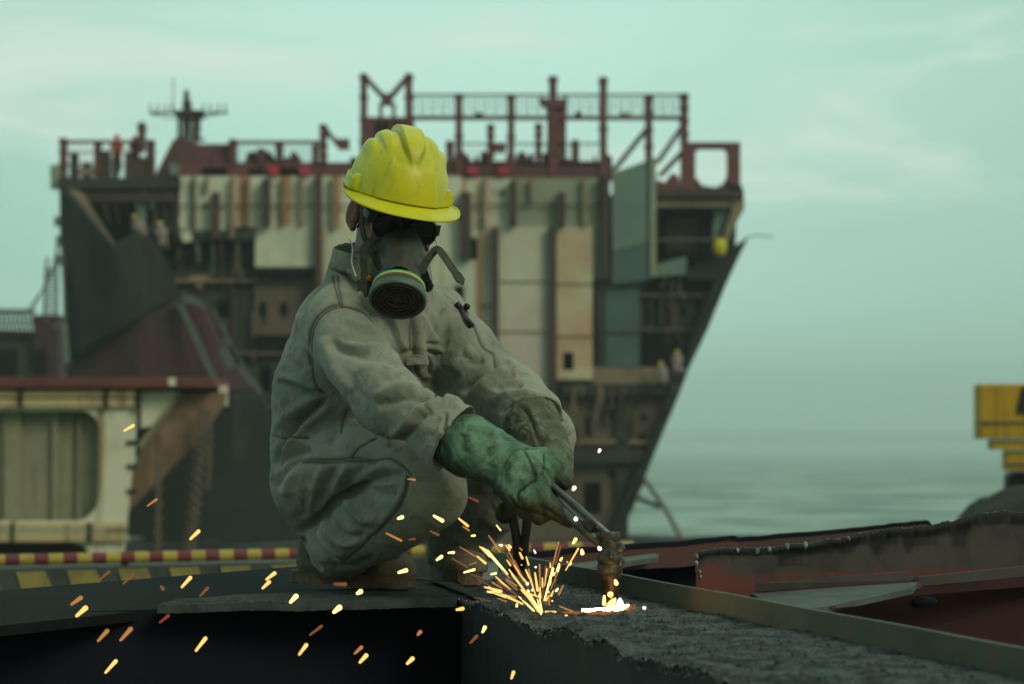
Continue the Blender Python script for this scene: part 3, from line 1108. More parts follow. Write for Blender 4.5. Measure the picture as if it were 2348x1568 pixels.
facepiece()
can = MB().lathe([(.001, -.044), (.050, -.044), (.0545, -.041), (.0570, -.036), (.0570, -.0245), (.0545, -.0240), (.0550, -.0232), (.0600, -.0190), (.0622, -.014), (.0622, -.003), (.0605, -.0005), (.0565, .0002), (.0545, -.003), (.001, -.0032)], FC, FA, 64, False)
can_o = can.build('filter_canister', M['canister'], rs, smooth=True, angle=40)
for nm, h0, h1, mt in (('printed_band', -.0395, -.0355, 'band_g'), ('printed_band', -.0352, -.0316, 'band_y'), ('printed_band', -.0312, -.0268, 'band_r')):
    r0 = .0576
    MB().lathe([(r0 - .002, h0), (r0, h0), (r0, h1), (r0 - .002, h1)], FC, FA, 64, False).build(nm, M[mt], can_o, smooth=True, angle=40)
gm = MB()
for r, w in ((.0500, .0022), (.0400, .0020), (.0300, .0020), (.0205, .0022)):
    gm.lathe([(r - w, -.003), (r - w * .6, .0012), (r + w * .6, .0012), (r + w, -.003)], FC, FA, 56, False)
gm.lathe([(.001, .0008), (.0095, .0008), (.0112, -.001), (.0112, -.0032)], FC, FA, 32, False)
ga = FA.orthogonal().normalized(); gb = FA.cross(ga)
for k in range(8):
    q = 2 * PI * k / 8
    d = ga * math.cos(q) + gb * math.sin(q)
    gm.tube([FC + d * .010 - FA * .0012, FC + d * .0195 - FA * .0012], .0022, 6)
for k in range(3):
    q = 2 * PI * k / 3 + .4
    d = ga * math.cos(q) + gb * math.sin(q)
    gm.tube([FC + d * .021 - FA * .0016, FC + d * .054 - FA * .0016], .0016, 6)
gm.lathe([(.001, -.0031), (.0545, -.0031), (.0545, -.0028), (.001, -.0028)], FC, FA, 48, False)
gm.build('grille', M['grille'], can_o, smooth=True, angle=45)
# exhale valves on the cheeks
for s in (-1, 1):
    vo = H(s * .064, .062, -.088); va = (HR @ Vector((s * .85, .5, -.18))).normalized()
    vm = MB().lathe([(.001, -.014), (.0235, -.014), (.0245, -.004), (.0225, .001), (.0195, .002), (.0185, -.001), (.0145, -.001), (.0140, .002), (.0115, .002), (.0110, -.001), (.001, -.001)], vo, va, 40, False)
    vm.build('exhale_valve', M['rubber'], rs, smooth=True, angle=40)
# straps
sm_ = MB()
sm_.strap(catmull([H(-.074, .012, .045), H(-.083, .024, .010), H(-.083, .040, -.030), H(-.076, .052, -.058)], 6),
          [HR @ Vector((-1, .35, 0))] * 19, .014, .0025)
sm_.build('head_strap', M['webbing'], rs)
sm_ = MB()
sm_.strap(catmull([H(.074, .012, .045), H(.083, .024, .010), H(.083, .040, -.030), H(.072, .055, -.058)], 6),
          [HR @ Vector((1, .35, 0))] * 19, .014, .0025)
sm_.build('head_strap', M['webbing'], rs)
sm_ = MB()
sm_.strap(catmull([W(856, 550, 5.255), W(842, 557, 5.24), W(833, 580, 5.24), W(835, 625, 5.245), W(833, 660, 5.25)], 6), [Vector((-.45, -.9, 0))] * 25, .017, .0025)
sm_.strap(catmull([W(826, 640, 5.255), W(832, 660, 5.25), W(828, 688, 5.25), W(846, 705, 5.25)], 6), [Vector((-.45, -.9, 0))] * 19, .024, .004)
sm_.strap([W(862, 545, 5.25), W(850, 556, 5.245), W(860, 576, 5.245)], [Vector((-.4, -.9, 0))] * 3, .013, .006)
sm_.build('neck_strap', M['webbing'], rs)
sm_ = MB()
sm_.strap(catmull([W(965, 625, 5.22), W(980, 596, 5.22), W(998, 573, 5.22), W(1010, 577, 5.21), W(1030, 605, 5.20), W(1047, 630, 5.19), W(1056, 642, 5.19)], 6), [Vector((.35, -.9, .2))] * 37, .0165, .003)
sm_.strap([W(1046, 628, 5.187), W(1056, 643, 5.187), W(1053, 650, 5.187)], [Vector((.35, -.9, .2))] * 3, .019, .005)
sm_.build('loose_strap_end', M['webbing'], rs)
sm_ = MB()
sm_.lathe([(.001, -.012), (.009, -.012), (.011, -.004), (.011, .010), (.008, .012), (.001, .012)], W(978, 655, 5.27), (.6, -.5, -.4), 16, False)
sm_.strap([W(968, 618, 5.25), W(976, 640, 5.26), W(986, 660, 5.27)], [Vector((.4, -.9, 0))] * 3, .018, .006)
sm_.build('strap_buckle', M['black'], rs, smooth=True, angle=40)
MB().lathe([(.001, -.008), (.007, -.007), (.0085, 0), (.006, .008), (.001, .009)], W(845, 638, 5.25), (-.4, -.8, .4), 16, False).build('ear_plug', M['orange'], worker, smooth=True)
cm = MB()
cm.tube(catmull([W(800, 548, 5.29), W(808, 566, 5.27), W(806, 600, 5.265), W(811, 620, 5.26), W(816, 634, 5.255)], 6), .0016, 6)
cm.tube(catmull([W(997, 548, 5.30), W(1003, 566, 5.28), W(1000, 590, 5.27), W(985, 606, 5.27), W(968, 618, 5.26)], 6), .0014, 6)
cm.build('ear_plug_cord', M['cord'], worker, smooth=True)

# ------------------------------------------------------------------ gloves
def glove_near():
    b = SDF((-.16, 4.72, .13), (.16, 5.02, .42), .0024)
    b.chain(wseq((1010, 996, 4.94), (1072, 1022, 4.915), (1120, 1042, 4.905), (1160, 1062, 4.90)), [.046, .060, .052, .047], .02)
    b.chain(wseq((1160, 1062, 4.90), (1195, 1080, 4.895), (1222, 1100, 4.89)), [.047, .049, .042], .016)
    b.chain(wseq((1168, 1085, 4.89), (1190, 1125, 4.885)), [.042, .036], .016)
    fr = [.0205, .0200, .0190, .0160]
    b.chain(wseq((1226, 1080, 4.868), (1238, 1130, 4.842), (1266, 1166, 4.852), (1308, 1193, 4.868)), fr, .006)
    b.chain(wseq((1204, 1080, 4.864), (1208, 1142, 4.836), (1236, 1180, 4.866), (1256, 1174, 4.905)), fr, .006)
    b.chain(wseq((1183, 1076, 4.864), (1180, 1136, 4.840), (1206, 1170, 4.872), (1228, 1162, 4.915)), fr, .006)
    b.chain(wseq((1164, 1070, 4.870), (1156, 1116, 4.852), (1176, 1152, 4.872), (1200, 1148, 4.91)), [.019, .018, .0165, .014], .006)
    b.chain(wseq((1196, 1062, 4.905), (1240, 1050, 4.91)), [.026, .022], .012)
    b.chain(wseq((1240, 1050, 4.91), (1274, 1072, 4.905), (1292, 1106, 4.895)), [.0215, .0200, .0175], .006)
    b.cone(W(1247, 1070, 4.86), W(1264, 1098, 4.87), .006, .010, .004, True)
    # the gauntlet is open at the sleeve
    V, Q = b.mesh(2)
    s = Sculpt(V, Q)
    P = s.base
    s.V += s.N * ((1 - np.abs(fbm(P * 26 + .5 * fbm(P * 17, 2, 4)[:, None], 3, 31)) - .6) * .0036)[:, None]
    def G(*p): return [(1013.9 + .2215 * x, 901.2 + .2215 * y) for x, y in p]
    for q, a, w, mk in [
        (G((600, 960), (620, 800), (700, 650), (820, 570), (980, 575)), -3, 4, .5),
        (G((660, 980), (650, 860), (690, 740), (760, 640)), -5, 6, .2),
        (G((720, 920), (710, 800), (760, 690)), 4, 9, 0),
        (G((840, 580), (900, 680), (940, 780), (970, 890)), -3, 3.5, .8),
        (G((970, 890), (880, 950), (790, 1030), (790, 1110)), -4, 3.5, .9),
        (G((1050, 640), (1060, 740), (1040, 830)), -4, 4, .8),
        (G((200, 330), (340, 330), (480, 370), (640, 430)), 5, 9, 0),
        (G((240, 380), (380, 390), (520, 430)), -4, 8, .1),
        (G((230, 420), (200, 540), (240, 640)), -4, 10, 0),
        (G((330, 400), (290, 520), (330, 620)), 4, 9, 0),
        (G((450, 560), (480, 680), (460, 780)), -4, 10, 0),
        (G((540, 480), (600, 420), (700, 470)), -4, 7, .2),
        (G((690, 1050), (760, 1170), (880, 1230), (1050, 1260)), -4, 4, .6),
        (G((1000, 1150), (1120, 1230), (1240, 1310)), -3, 4, .4),
        (G((920, 650), (990, 700), (1030, 780)), -3, 4, .3),
    ]:
        s.stroke(q, a * .001, w * .001, mk)
    o = link_mesh('glove', s.V, Q.tolist(), M['glove'], worker)
    set_attr(o, 'seam', s.mark)
    q = s.pp
    tip = np.clip((q[:, 0] * .75 + q[:, 1] * .66 - 1648) / 90, 0, 1)            # fingers and lower edge are filthy
    low = np.clip((q[:, 1] - (.52 * (q[:, 0] - 1040) + 1050)) / 40, 0, 1)
    cr = np.clip(-((s.V - s.base) * s.N).sum(1) / .006, 0, 1)
    set_attr(o, 'dirt', np.clip(.6 * tip + .6 * low + .22 * cr, 0, 1))
    o['label'] = 'bright green suede gauntlet gripping the torch handle'


def glove_far():
    b = SDF((-.03, 4.88, .13), (.18, 5.30, .46), .0028)
    b.chain(wseq((1190, 936, 5.225), (1216, 966, 5.18), (1246, 1020, 5.11), (1262, 1052, 5.06)), [.034, .056, .050, .044], .02)
    b.chain(wseq((1262, 1052, 5.06), (1272, 1085, 5.01)), [.044, .038], .014)
    for dx, dy in ((0, 0), (-14, 6), (-28, 10), (-40, 12)):
        b.chain(wseq((1280 + dx, 1082 + dy, 5.01), (1284 + dx, 1106 + dy, 4.985), (1268 + dx, 1124 + dy, 4.965), (1250 + dx, 1122 + dy, 4.97)), [.020, .019, .017, .015], .008)
    b.chain(wseq((1252, 1064, 5.03), (1240, 1090, 4.985), (1256, 1110, 4.955)), [.02, .019, .016], .01)
    V, Q = b.mesh(2)
    s = Sculpt(V, Q)
    P = s.base
    s.V += s.N * ((1 - np.abs(fbm(P * 26 + .5 * fbm(P * 15, 2, 4)[:, None], 3, 41)) - .6) * .006)[:, None]
    def C3(*p): return [(844.9 + .2993 * x, 751 + .2993 * y) for x, y in p]
    for q, a, w, mk in [(C3((1160, 600), (1220, 660), (1270, 760), (1290, 840), (1330, 920)), -5, 6, .6),
                        (C3((1215, 600), (1260, 680), (1300, 760), (1330, 850)), 5, 8, 0),
                        (C3((1300, 840), (1380, 860), (1440, 860)), -4, 7, .2)]:
        s.stroke(q, a * .001, w * .001, mk)
    o = link_mesh('glove', s.V, Q.tolist(), M['glove_far'], worker)
    set_attr(o, 'seam', s.mark)
    cr = np.clip(-((s.V - s.base) * s.N).sum(1) / .006, 0, 1)
    set_attr(o, 'dirt', np.clip(.32 + .25 * cr, 0, 1))
    o['label'] = 'olive grimy gauntlet on the far hand'


glove_near(); glove_far()

# ------------------------------------------------------------------ boots
def boot(heel, toe, seed):
    heel = Vector(heel); toe = Vector(toe)
    d = (toe - heel).normalized(); L = (toe - heel).length
    sd = Vector((0, 0, 1)).cross(d)
    at = lambda t, s, z: heel + d * (t * L) + sd * s + Vector((0, 0, z))
    lo = np.minimum(heel, toe) - .09; hi = np.maximum(heel, toe) + .09
    lo[2] = heel.z - .004; hi[2] = heel.z + .17
    b = SDF(lo, hi, .0032)
    b.cone(at(.14, 0, .060), at(.16, 0, .15), .044, .047, .02)
    b.cone(at(.12, 0, .050), at(.55, 0, .052), .040, .042, .02)
    b.cone(at(.30, 0, .085), at(.60, .0, .055), .036, .036, .025)
    b.cone(at(.55, .004, .046), at(.86, .006, .043), .042, .038, .02)
    b.cone(at(.80, -.008, .042), at(.88, .012, .042), .036, .034, .02)
    b.half(at(0, 0, .024), (0, 0, -1), .003)
    V, Q = b.mesh(2)
    P = V
    V = V + normals(V, Q) * ((fbm(P * 22, 3, seed)) * .0022)[:, None]
    o = link_mesh('boot', V, Q.tolist(), M['boot'], worker)
    m = MB()
    n = 36; out = []
    for i in range(n):
        t = 2 * PI * i / n
        c, s = math.cos(t), math.sin(t)
        tt = .46 + .56 * c
        wd = .043 + .007 * sst(.3, .8, tt) - .004 * sst(.2, .5, .5 - abs(tt - .45))
        out.append((tt, (abs(s) ** .75) * (1 if s > 0 else -1) * wd))
    rr = random.Random(seed)
    vs = []
    for z in (.030, .014, .000):
        for tt, s in out:
            j = rr.uniform(-.0022, .0022)
            vs.append(at(tt + j * 2, s * 1.05 + j, z + (rr.uniform(0, .005) if z == .0 else 0) + .0015))
    fs = []
    for l in range(2):
        for i in range(n):
            i2 = (i + 1) % n
            fs.append((l * n + i, l * n + i2, (l + 1) * n + i2, (l + 1) * n + i))
    fs.append(tuple(range(n))); fs.append(tuple(2 * n + i for i in reversed(range(n))))
    m.add(vs, fs)
    m.build('sole', M['sole'], o, smooth=False)
    # laces
    m = MB()
    for k in range(4):
        t = .36 + k * .075
        m.tube(catmull([at(t, -.026, .098 - k * .012), at(t + .01, 0, .120 - k * .013), at(t, .026, .098 - k * .012)], 4), .0028, 6)
    m.build('laces', M['sole'], o, smooth=True)


boot(W(694, 1338, 5.53), W(938, 1353, 5.345), 5)
boot(W(1015, 1320, 5.74), W(1075, 1345, 5.47), 6)
# ------------------------------------------------------------------ cutting torch and hoses
torch = empty('cutting_torch', W(1405, 1385, 4.76), 'grey metal cutting torch held in green gloves, its nozzle over the hot cut', 'torch')
A0 = W(1200, 1090, 4.925); A1 = W(1250, 1104, 4.905); A2 = W(1396, 1226, 4.795)
m = MB()
m.tube([W(1244, 1098, 4.895), W(1256, 1104, 4.89), W(1320, 1160, 4.84), W(1398, 1228, 4.775)], .0072, 14)
m.build('oxygen_tube', M['tubem'], torch, smooth=True)
m = MB()
m.tube([W(1240, 1120, 4.90), W(1262, 1142, 4.885), W(1318, 1195, 4.838), W(1390, 1256, 4.785)], [.013, .0125, .0115, .0105], 16)
m.build('gas_tube', M['tubem'], torch, smooth=True)
m = MB()
for a, b_, r in (((1246, 1100, 4.894), (1258, 1107, 4.888), .0115), ((1250, 1128, 4.894), (1266, 1146, 4.882), .0175)):
    p, q = W(*a), W(*b_)
    L = (q - p).length
    m.lathe([(.001, 0), (r, 0), (r, L * .4), (r * .86, L * .5), (r, L * .6), (r, L), (r * .7, L * 1.15)], p, q - p, 20)
m.build('collar_nut', M['brass'], torch, smooth=True, angle=40)
m = MB()
p, q = W(1345, 1196, 4.815), W(1366, 1214, 4.80)
m.bar(p, q, .022, .034)
m.build('tube_clamp', M['brass'], torch, bevel=.003)
m = MB()
m.tube([W(1235, 1112, 4.90), W(1195, 1095, 4.93), W(1150, 1075, 4.965)], [.016, .019, .019], 16)
m.build('handle', M['brass'], torch, smooth=True)
# head: elbow block, nut, nozzle
hd = Vector((.012, 0, -1)).normalized()
KR = 1.28
HP = W(1397, 1222, 4.775)
m = MB()
m.lathe([(.001, -.002), (.0190, -.002), (.0212, .002), (.0212, .012), (.0190, .016), (.0200, .020), (.0222, .030), (.0215, .040), (.0235, .044), (.0245, .048), (.0245, .056), (.0225, .060), (.0245, .063), (.0250, .074), (.0225, .079), (.001, .079)], HP, hd, 22)
m.build('torch_head', M['brass'], torch, smooth=True, angle=35)
m = MB()
m.lathe([(.010, .0), (.0105, .002), (.010, .01), (.004, .014)], HP + hd * .030 + Vector((.016, -.008, 0)), Vector((1, -.3, .2)), 10)
m.lathe([(.008, .0), (.0095, .002), (.009, .008), (.003, .011)], HP + hd * .056 + Vector((.018, -.010, 0)), Vector((1, -.2, -.2)), 10)
m.lathe([(.006, .0), (.0070, .002), (.006, .008), (.003, .010)], HP + hd * .042 + Vector((.002, -.021, 0)), Vector((.2, -1, .1)), 10)
for z_ in (.061, .066, .071, .076): m.lathe([(.0235, z_), (.0258, z_ + .001), (.0258, z_ + .0025), (.0235, z_ + .0035)], HP, hd, 8, False)
m.build('head_nut', M['brass'], torch, smooth=True, angle=30)
m = MB()
m.lathe([(.001, .078), (.0205, .079), (.0215, .088), (.0190, .094), (.0165, .098), (.0158, .138), (.0130, .150), (.0115, .160), (.004, .162), (.004, .150)], HP, hd, 24, False)
m.build('nozzle', M['nozzle'], torch, smooth=True, angle=35)
m = MB()
m.lathe([(.001, -.016), (.012, -.016), (.0165, -.010), (.0165, .012), (.011, .016), (.001, .016)], W(1152, 1122, 4.985), (-.7, -.5, .4), 14)
m.lathe([(.001, -.020), (.016, -.020), (.020, -.012), (.020, .010), (.014, .018), (.001, .018)], W(1158, 1176, 4.985), (.1, -.9, .3), 14)
m.bar(W(1170, 1100, 4.98), W(1170, 1185, 4.98), .026, .03)
m.build('valve_body', M['hose'], torch, smooth=True, angle=40)
for a in (((1172, 1172, 4.985), (1178, 1200, 4.99), (1184, 1240, 5.0), (1185, 1283, 5.03), (1170, 1310, 5.1)),
          ((1212, 1172, 4.975), (1208, 1200, 4.98), (1203, 1240, 5.0), (1200, 1278, 5.03), (1190, 1312, 5.1))):
    m = MB(); m.tube(catmull(wseq(*a), 8), .0095, 12)
    m.build('gas_hose', M['hose'], torch, smooth=True)

# ------------------------------------------------------------------ steel underfoot
def xy(px, py, z=0.0):
    """point of the level plane z seen at photo position px, py"""
    Y = (CZ - z) * F / (py - HY)
    return Vector(((px - CX) / F * Y, Y, z))


M['dark_web'] = paint('grey_black_web', lin(44, 52, 52), lin(32, 38, 40), 4, 0.4, 0.7, 0.6, bump=0.25, bd=0.004, streak=lin(64, 66, 62), sscale=9)
M['hollow'] = paint('shaded_hollow_navy', lin(26, 32, 42), lin(20, 24, 33), 5, rough=0.8, spec=0.1)  # shadow of the girder hollow put into a near-black navy
M['grit'] = paint('gritty_grey_plate', lin(66, 78, 76), lin(44, 53, 53), 16, 0.4, 0.65, 0.85, bump=0.7, bd=0.004, fine=260)
M['dull'] = paint('dull_dark_steel', lin(30, 36, 35), lin(23, 28, 27), 4, 0.35, 0.7, 0.95, bump=0.25, bd=0.003, spec=0.1)
M['olive'] = paint('olive_grey_paint', lin(90, 94, 80), lin(74, 78, 68), 6, 0.35, 0.7, 0.7, bump=0.25, bd=0.003, streak=lin(112, 82, 62), sscale=5, slo=.58, shi=.72)
M['redox'] = paint('red_oxide', lin(88, 64, 58), lin(74, 62, 57), 6, 0.42, 0.62, 0.75, bump=0.25, bd=0.003, streak=lin(72, 66, 60), sscale=7)
M['greysteel'] = paint('scorched_grey_steel', lin(74, 72, 66), lin(58, 58, 54), 7, 0.35, 0.7, 0.75, bump=0.35, bd=0.003, fine=90)
M['redprimer'] = paint('red_primer_steel', lin(62, 60, 55), lin(104, 52, 46), 3.2, 0.56, 0.66, 0.75, bump=0.3, bd=0.003, fine=70)
def plate_mat():
    n = NT('scorched_plate_with_primer')
    a = n.noise(7.0, 6, 0.65)
    col = n.mix(n.ramp(a, .35, .7), lin(68, 66, 60), lin(50, 50, 47))
    at = n.n('ShaderNodeAttribute', attribute_name='red')
    b_ = n.noise(30.0, 5, 0.7)
    col = n.mix(n.math('MULTIPLY', at.outputs['Fac'], n.ramp(b_, .3, .55)), col, lin(98, 52, 47))
    ab = n.n('ShaderNodeAttribute', attribute_name='burn')
    col = n.mix(ab.outputs['Fac'], col, lin(24, 28, 28))
    return n.fin(col, .75, 0.0, n.bump(b_, .35, .003), .3)


M['redprimer'] = plate_mat()
M['palep'] = paint('pale_dusty_plate', lin(88, 100, 92), lin(70, 80, 74), 9, 0.4, 0.7, 0.8, bump=0.4, bd=0.002)
M['darkred'] = paint('dark_red_inside', lin(58, 30, 28), lin(30, 22, 21), 3, 0.4, 0.7, 0.8)
M['burr'] = paint('bright_slag', lin(150, 164, 160), lin(92, 100, 98), 80, 0.4, 0.6, 0.5, 0.3, 0.6, 0.003)

beam = empty('steel_girder', (0.1, 4.8, 0), 'long slag covered box girder running to the lower right corner, being cut', 'girder')
fa, fb = Vector((-.112, 5.06, 0)), Vector((.322, 3.385, 0))
ba, bb = Vector((-.02, 6.07, 0)), Vector((.735, 3.40, 0))


def front(t): return fa.lerp(fb, t)
def back(t): return ba.lerp(bb, t)


def slag_top():
    nu, nv = 520, 110
    vs = []
    u = np.linspace(0, 1.45, nu); v = np.linspace(0, 1, nv)
    X = np.zeros((nu, nv, 3))
    for i in range(nu):
        a = np.array(front(u[i])); b = np.array(back(u[i]))
        X[i] = a[None] + (b - a)[None] * v[:, None]
    P = X.reshape(-1, 3)
    edge = np.tile(v, nu); uu = np.repeat(u, nv)
    n = fbm(P * 9, 4, 3); n2 = 1 - np.abs(fbm(P * 26, 4, 8)); n3 = fbm(P * 110, 2, 9)
    amp = np.clip(.25 + .75 * (1 - edge), 0, 1)
    al = np.stack([uu * 9, edge * 3.2, uu * 0], 1)
    fl = fbm(al * 1.6, 4, 14)
    steps = np.floor(fl * 3.2) / 3.2 + .12 * fl
    pit = np.clip(fbm(P * 34, 3, 23) - .45, 0, 1)
    P[:, 2] = .002 + .007 * n * amp + .006 * steps * amp + .010 * np.clip(n2 - .66, 0, 1) * amp + .0020 * n3 - .011 * pit * amp
    # torn front edge droops and wanders
    e = np.exp(-(edge / .035) ** 2)
    wob = fbm(np.stack([uu * 40, uu * 0, uu * 0], 1), 4, 4)
    P[:, 0] += e * wob * .0035
    P[:, 2] -= e * .004
    fs = []
    for i in range(nu - 1):
        for j in range(nv - 1):
            a = i * nv + j
            fs.append((a, a + nv, a + nv + 1, a + 1))
    o = link_mesh('top_plate', P, fs, M['slag'], beam)
    return P.reshape(nu, nv, 3)


TOP = slag_top()
m = MB()
dz = Vector((0, 0, -.62))
g = [Vector(TOP[i, 0]) for i in range(0, len(TOP), 6)]
vs = []; fs = []
for p in g:
    vs += [p + Vector((.004, .002, -.001)), p + Vector((.006, .004, -.03)), p + dz + Vector((.02, .01, 0))]
for i in range(len(g) - 1):
    for k in range(2):
        fs.append((i * 3 + k, i * 3 + k + 1, i * 3 + k + 4, i * 3 + k + 3))
m.add(vs, fs)
q = fa + Vector((.006, .004, -.002)); q2 = ba + Vector((0, 0, -.002))
m.add([q, q + dz, q2 + dz, q2], [(0, 1, 2, 3)])
m.build('side_web', M['dark_web'], beam, smooth=False)
# burrs along the torn edge
r3 = random.Random(11)
m = MB()
for i in range(len(TOP) - 1):
    for _ in range(2):
        if r3.random() < .55:
            p = Vector(TOP[i, 0]) + Vector((r3.uniform(-.003, .004), r3.uniform(-.003, .003), r3.uniform(-.012, .003)))
            s = r3.uniform(.0012, .0035)
            m.add([p + Vector((r3.uniform(-s, s), r3.uniform(-s, s), r3.uniform(-s, s) * 1.2)) for _ in range(4)], [(0, 1, 2), (0, 3, 1), (1, 3, 2), (2, 3, 0)])
m.build('torn_edge', M['burr'], beam)
# upright flange on the far side
m = MB()
n = 40; vs = []; fs = []
for i in range(n + 1):
    t = -.02 + 1.5 * i / n
    p = back(t); q = Vector((.010, .003, 0))
    h = .046 + .0006 * math.sin(i * .9)
    vs += [p + Vector((0, 0, -.02)), p + Vector((0, 0, h)), p + q + Vector((0, 0, h)), p + q + Vector((0, 0, -.30))]
for i in range(n):
    for k in range(3):
        fs.append((i * 4 + k, i * 4 + k + 1, i * 4 + k + 5, i * 4 + k + 4))
m.add(vs, fs)
m.build('flange', M['olive'], beam, smooth=False, bevel=.0015)

# loose slag crumbs on the girder, countless
m = MB()
for i in range(5200):
    t = r3.random() ** .8 * 1.2; v = r3.random()
    iu = min(int(t / 1.45 * (len(TOP) - 1)), len(TOP) - 1); iv = int(v * (TOP.shape[1] - 1))
    p = Vector(TOP[iu, iv]) + Vector((r3.uniform(-.003, .003), r3.uniform(-.003, .003), 0))
    s = r3.choice((.0014, .002, .003, .005)) * r3.uniform(.6, 1.2)
    a = r3.uniform(0, PI)
    c, sn = math.cos(a) * s, math.sin(a) * s
    m.add([p + Vector((c, sn, -.3 * s)), p + Vector((-sn, c, -.3 * s)), p + Vector((-c, -sn * .7, -.3 * s)), p + Vector((sn, -c, -.3 * s)), p + Vector((c * .2, sn * .2, s * r3.uniform(.6, 1.3)))],
          [(0, 1, 4), (1, 2, 4), (2, 3, 4), (3, 0, 4)])
tag(m.build('slag_crumbs', M['slag'], None, loc=(0.1, 4.8, 0)), 'black slag crumbs scattered over the girder top', 'slag', kind='stuff')

# left girder: sloping dark strip, gritty foot plate, deep hollow below
lg = empty('box_girder', (-.5, 5.2, 0), 'dark box girder under the boots with a gritty plate and a black hollow below', 'girder')
m = MB()
ra, rb = xy(-60, 1358, -.012), xy(690, 1297, .004)
rc = xy(1060, 1278, .004)
fa2, fb2 = xy(-60, 1440, -.020), xy(362, 1396, -.020)
fc2 = xy(1046, 1389, -.020)
fd2 = Vector((-.03, 5.9, -.02))
nst = 24
top = [ra.lerp(rb, i / nst) for i in range(nst + 1)] + [rb.lerp(rc, i / 6) for i in range(1, 7)]
bot = [fa2.lerp(fb2, i / nst) for i in range(nst + 1)] + [fb2.lerp(fc2, i / 6) for i in range(1, 7)]
k = len(top)
th = Vector((0, 0, -.022))
vs = top + bot + [p + th for p in bot] + [p + th for p in top]
fs = []
for i in range(k - 1):
    fs += [(i, k + i, k + i + 1, i + 1), (k + i, 2 * k + i, 2 * k + i + 1, k + i + 1), (2 * k + i, 3 * k + i, 3 * k + i + 1, 2 * k + i + 1), (3 * k + i, i, i + 1, 3 * k + i + 1)]
m.add(vs, fs)
m.build('sloping_plate', M['dull'], lg, bevel=.002)


def grit_plate():
    a, b, c, d = xy(360, 1386, -.001), xy(1046, 1373, -.001), Vector((-.04, 5.78, -.001)), xy(424, 1371, -.001)
    b = Vector((-.115, 5.075, -.001))
    nu, nv = 180, 110
    vs = []; P = np.zeros((nu, nv, 3))
    for i in range(nu):
        p = np.array(a.lerp(b, i / (nu - 1))); q = np.array(d.lerp(c, i / (nu - 1)))
        for j in range(nv): P[i, j] = p + (q - p) * j / (nv - 1)
    Pf = P.reshape(-1, 3)
    Pf[:, 2] += .0011 * fbm(Pf * 120, 3, 2) + .0016 * fbm(Pf * 14, 3, 6)
    fs = [(i * nv + j, (i + 1) * nv + j, (i + 1) * nv + j + 1, i * nv + j + 1) for i in range(nu - 1) for j in range(nv - 1)]
    n0 = len(Pf)
    edge = [i * nv for i in range(nu)]
    low = Pf[edge] + np.array([0, .001, -.017])
    allv = np.concatenate([Pf, low])
    fs += [(edge[i], n0 + i, n0 + i + 1, edge[i + 1]) for i in range(nu - 1)]
    fs += [(j, j + 1, j + 1, j) for j in range(0)]
    link_mesh('foot_plate', allv, fs, M['grit'], lg)
    return P


GP = grit_plate()
m = MB()
# recessed web, bottom and end of the hollow
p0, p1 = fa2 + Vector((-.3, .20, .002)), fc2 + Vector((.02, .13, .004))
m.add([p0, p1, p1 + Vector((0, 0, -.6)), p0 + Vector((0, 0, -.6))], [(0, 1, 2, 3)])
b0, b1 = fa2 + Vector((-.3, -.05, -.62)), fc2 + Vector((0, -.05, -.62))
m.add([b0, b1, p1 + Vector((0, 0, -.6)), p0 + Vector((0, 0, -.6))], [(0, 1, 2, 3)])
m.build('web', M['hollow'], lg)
m = MB()
for i in range(1700):
    u = r3.randrange(GP.shape[0]); v = min(int(abs(r3.gauss(0, .28)) * GP.shape[1]), GP.shape[1] - 1)
    p = Vector(GP[u, v]); s = r3.choice((.0008, .0012, .0018, .0026)) * r3.uniform(.7, 1.2)
    a = r3.uniform(0, PI); c, sn = math.cos(a) * s, math.sin(a) * s
    m.add([p + Vector((c, sn, 0)), p + Vector((-sn, c, 0)), p + Vector((-c, -sn, 0)), p + Vector((sn, -c, 0)), p + Vector((0, 0, s))], [(0, 1, 4), (1, 2, 4), (2, 3, 4), (3, 0, 4)])
tag(m.build('steel_grit', M['grit'], None, loc=(-.5, 5.2, 0)), 'grey grit strewn over the foot plate by the boot', 'grit', kind='stuff')
# torn strip between boots and cut
m = MB()
sp = catmull([xy(960, 1326, .004), xy(1000, 1330, .008), xy(1060, 1352, .006), xy(1120, 1376, .008)], 10)
m.strap(sp, [Vector((0, -.3, 1))] * len(sp), .030, .004)
o = m.build('torn_strip', M['grit'], None, loc=sp[0], bevel=.001)
tag(o, 'thin torn strip of grey metal lying between the boots and the sparks', 'metal strip')

# ------------------------------------------------------------------ cut plates on the right
def jag(x, seed, a=1.0):
    return float(fbm(np.array([[x * .021, 0, 0]]), 5, seed)[0]) * a


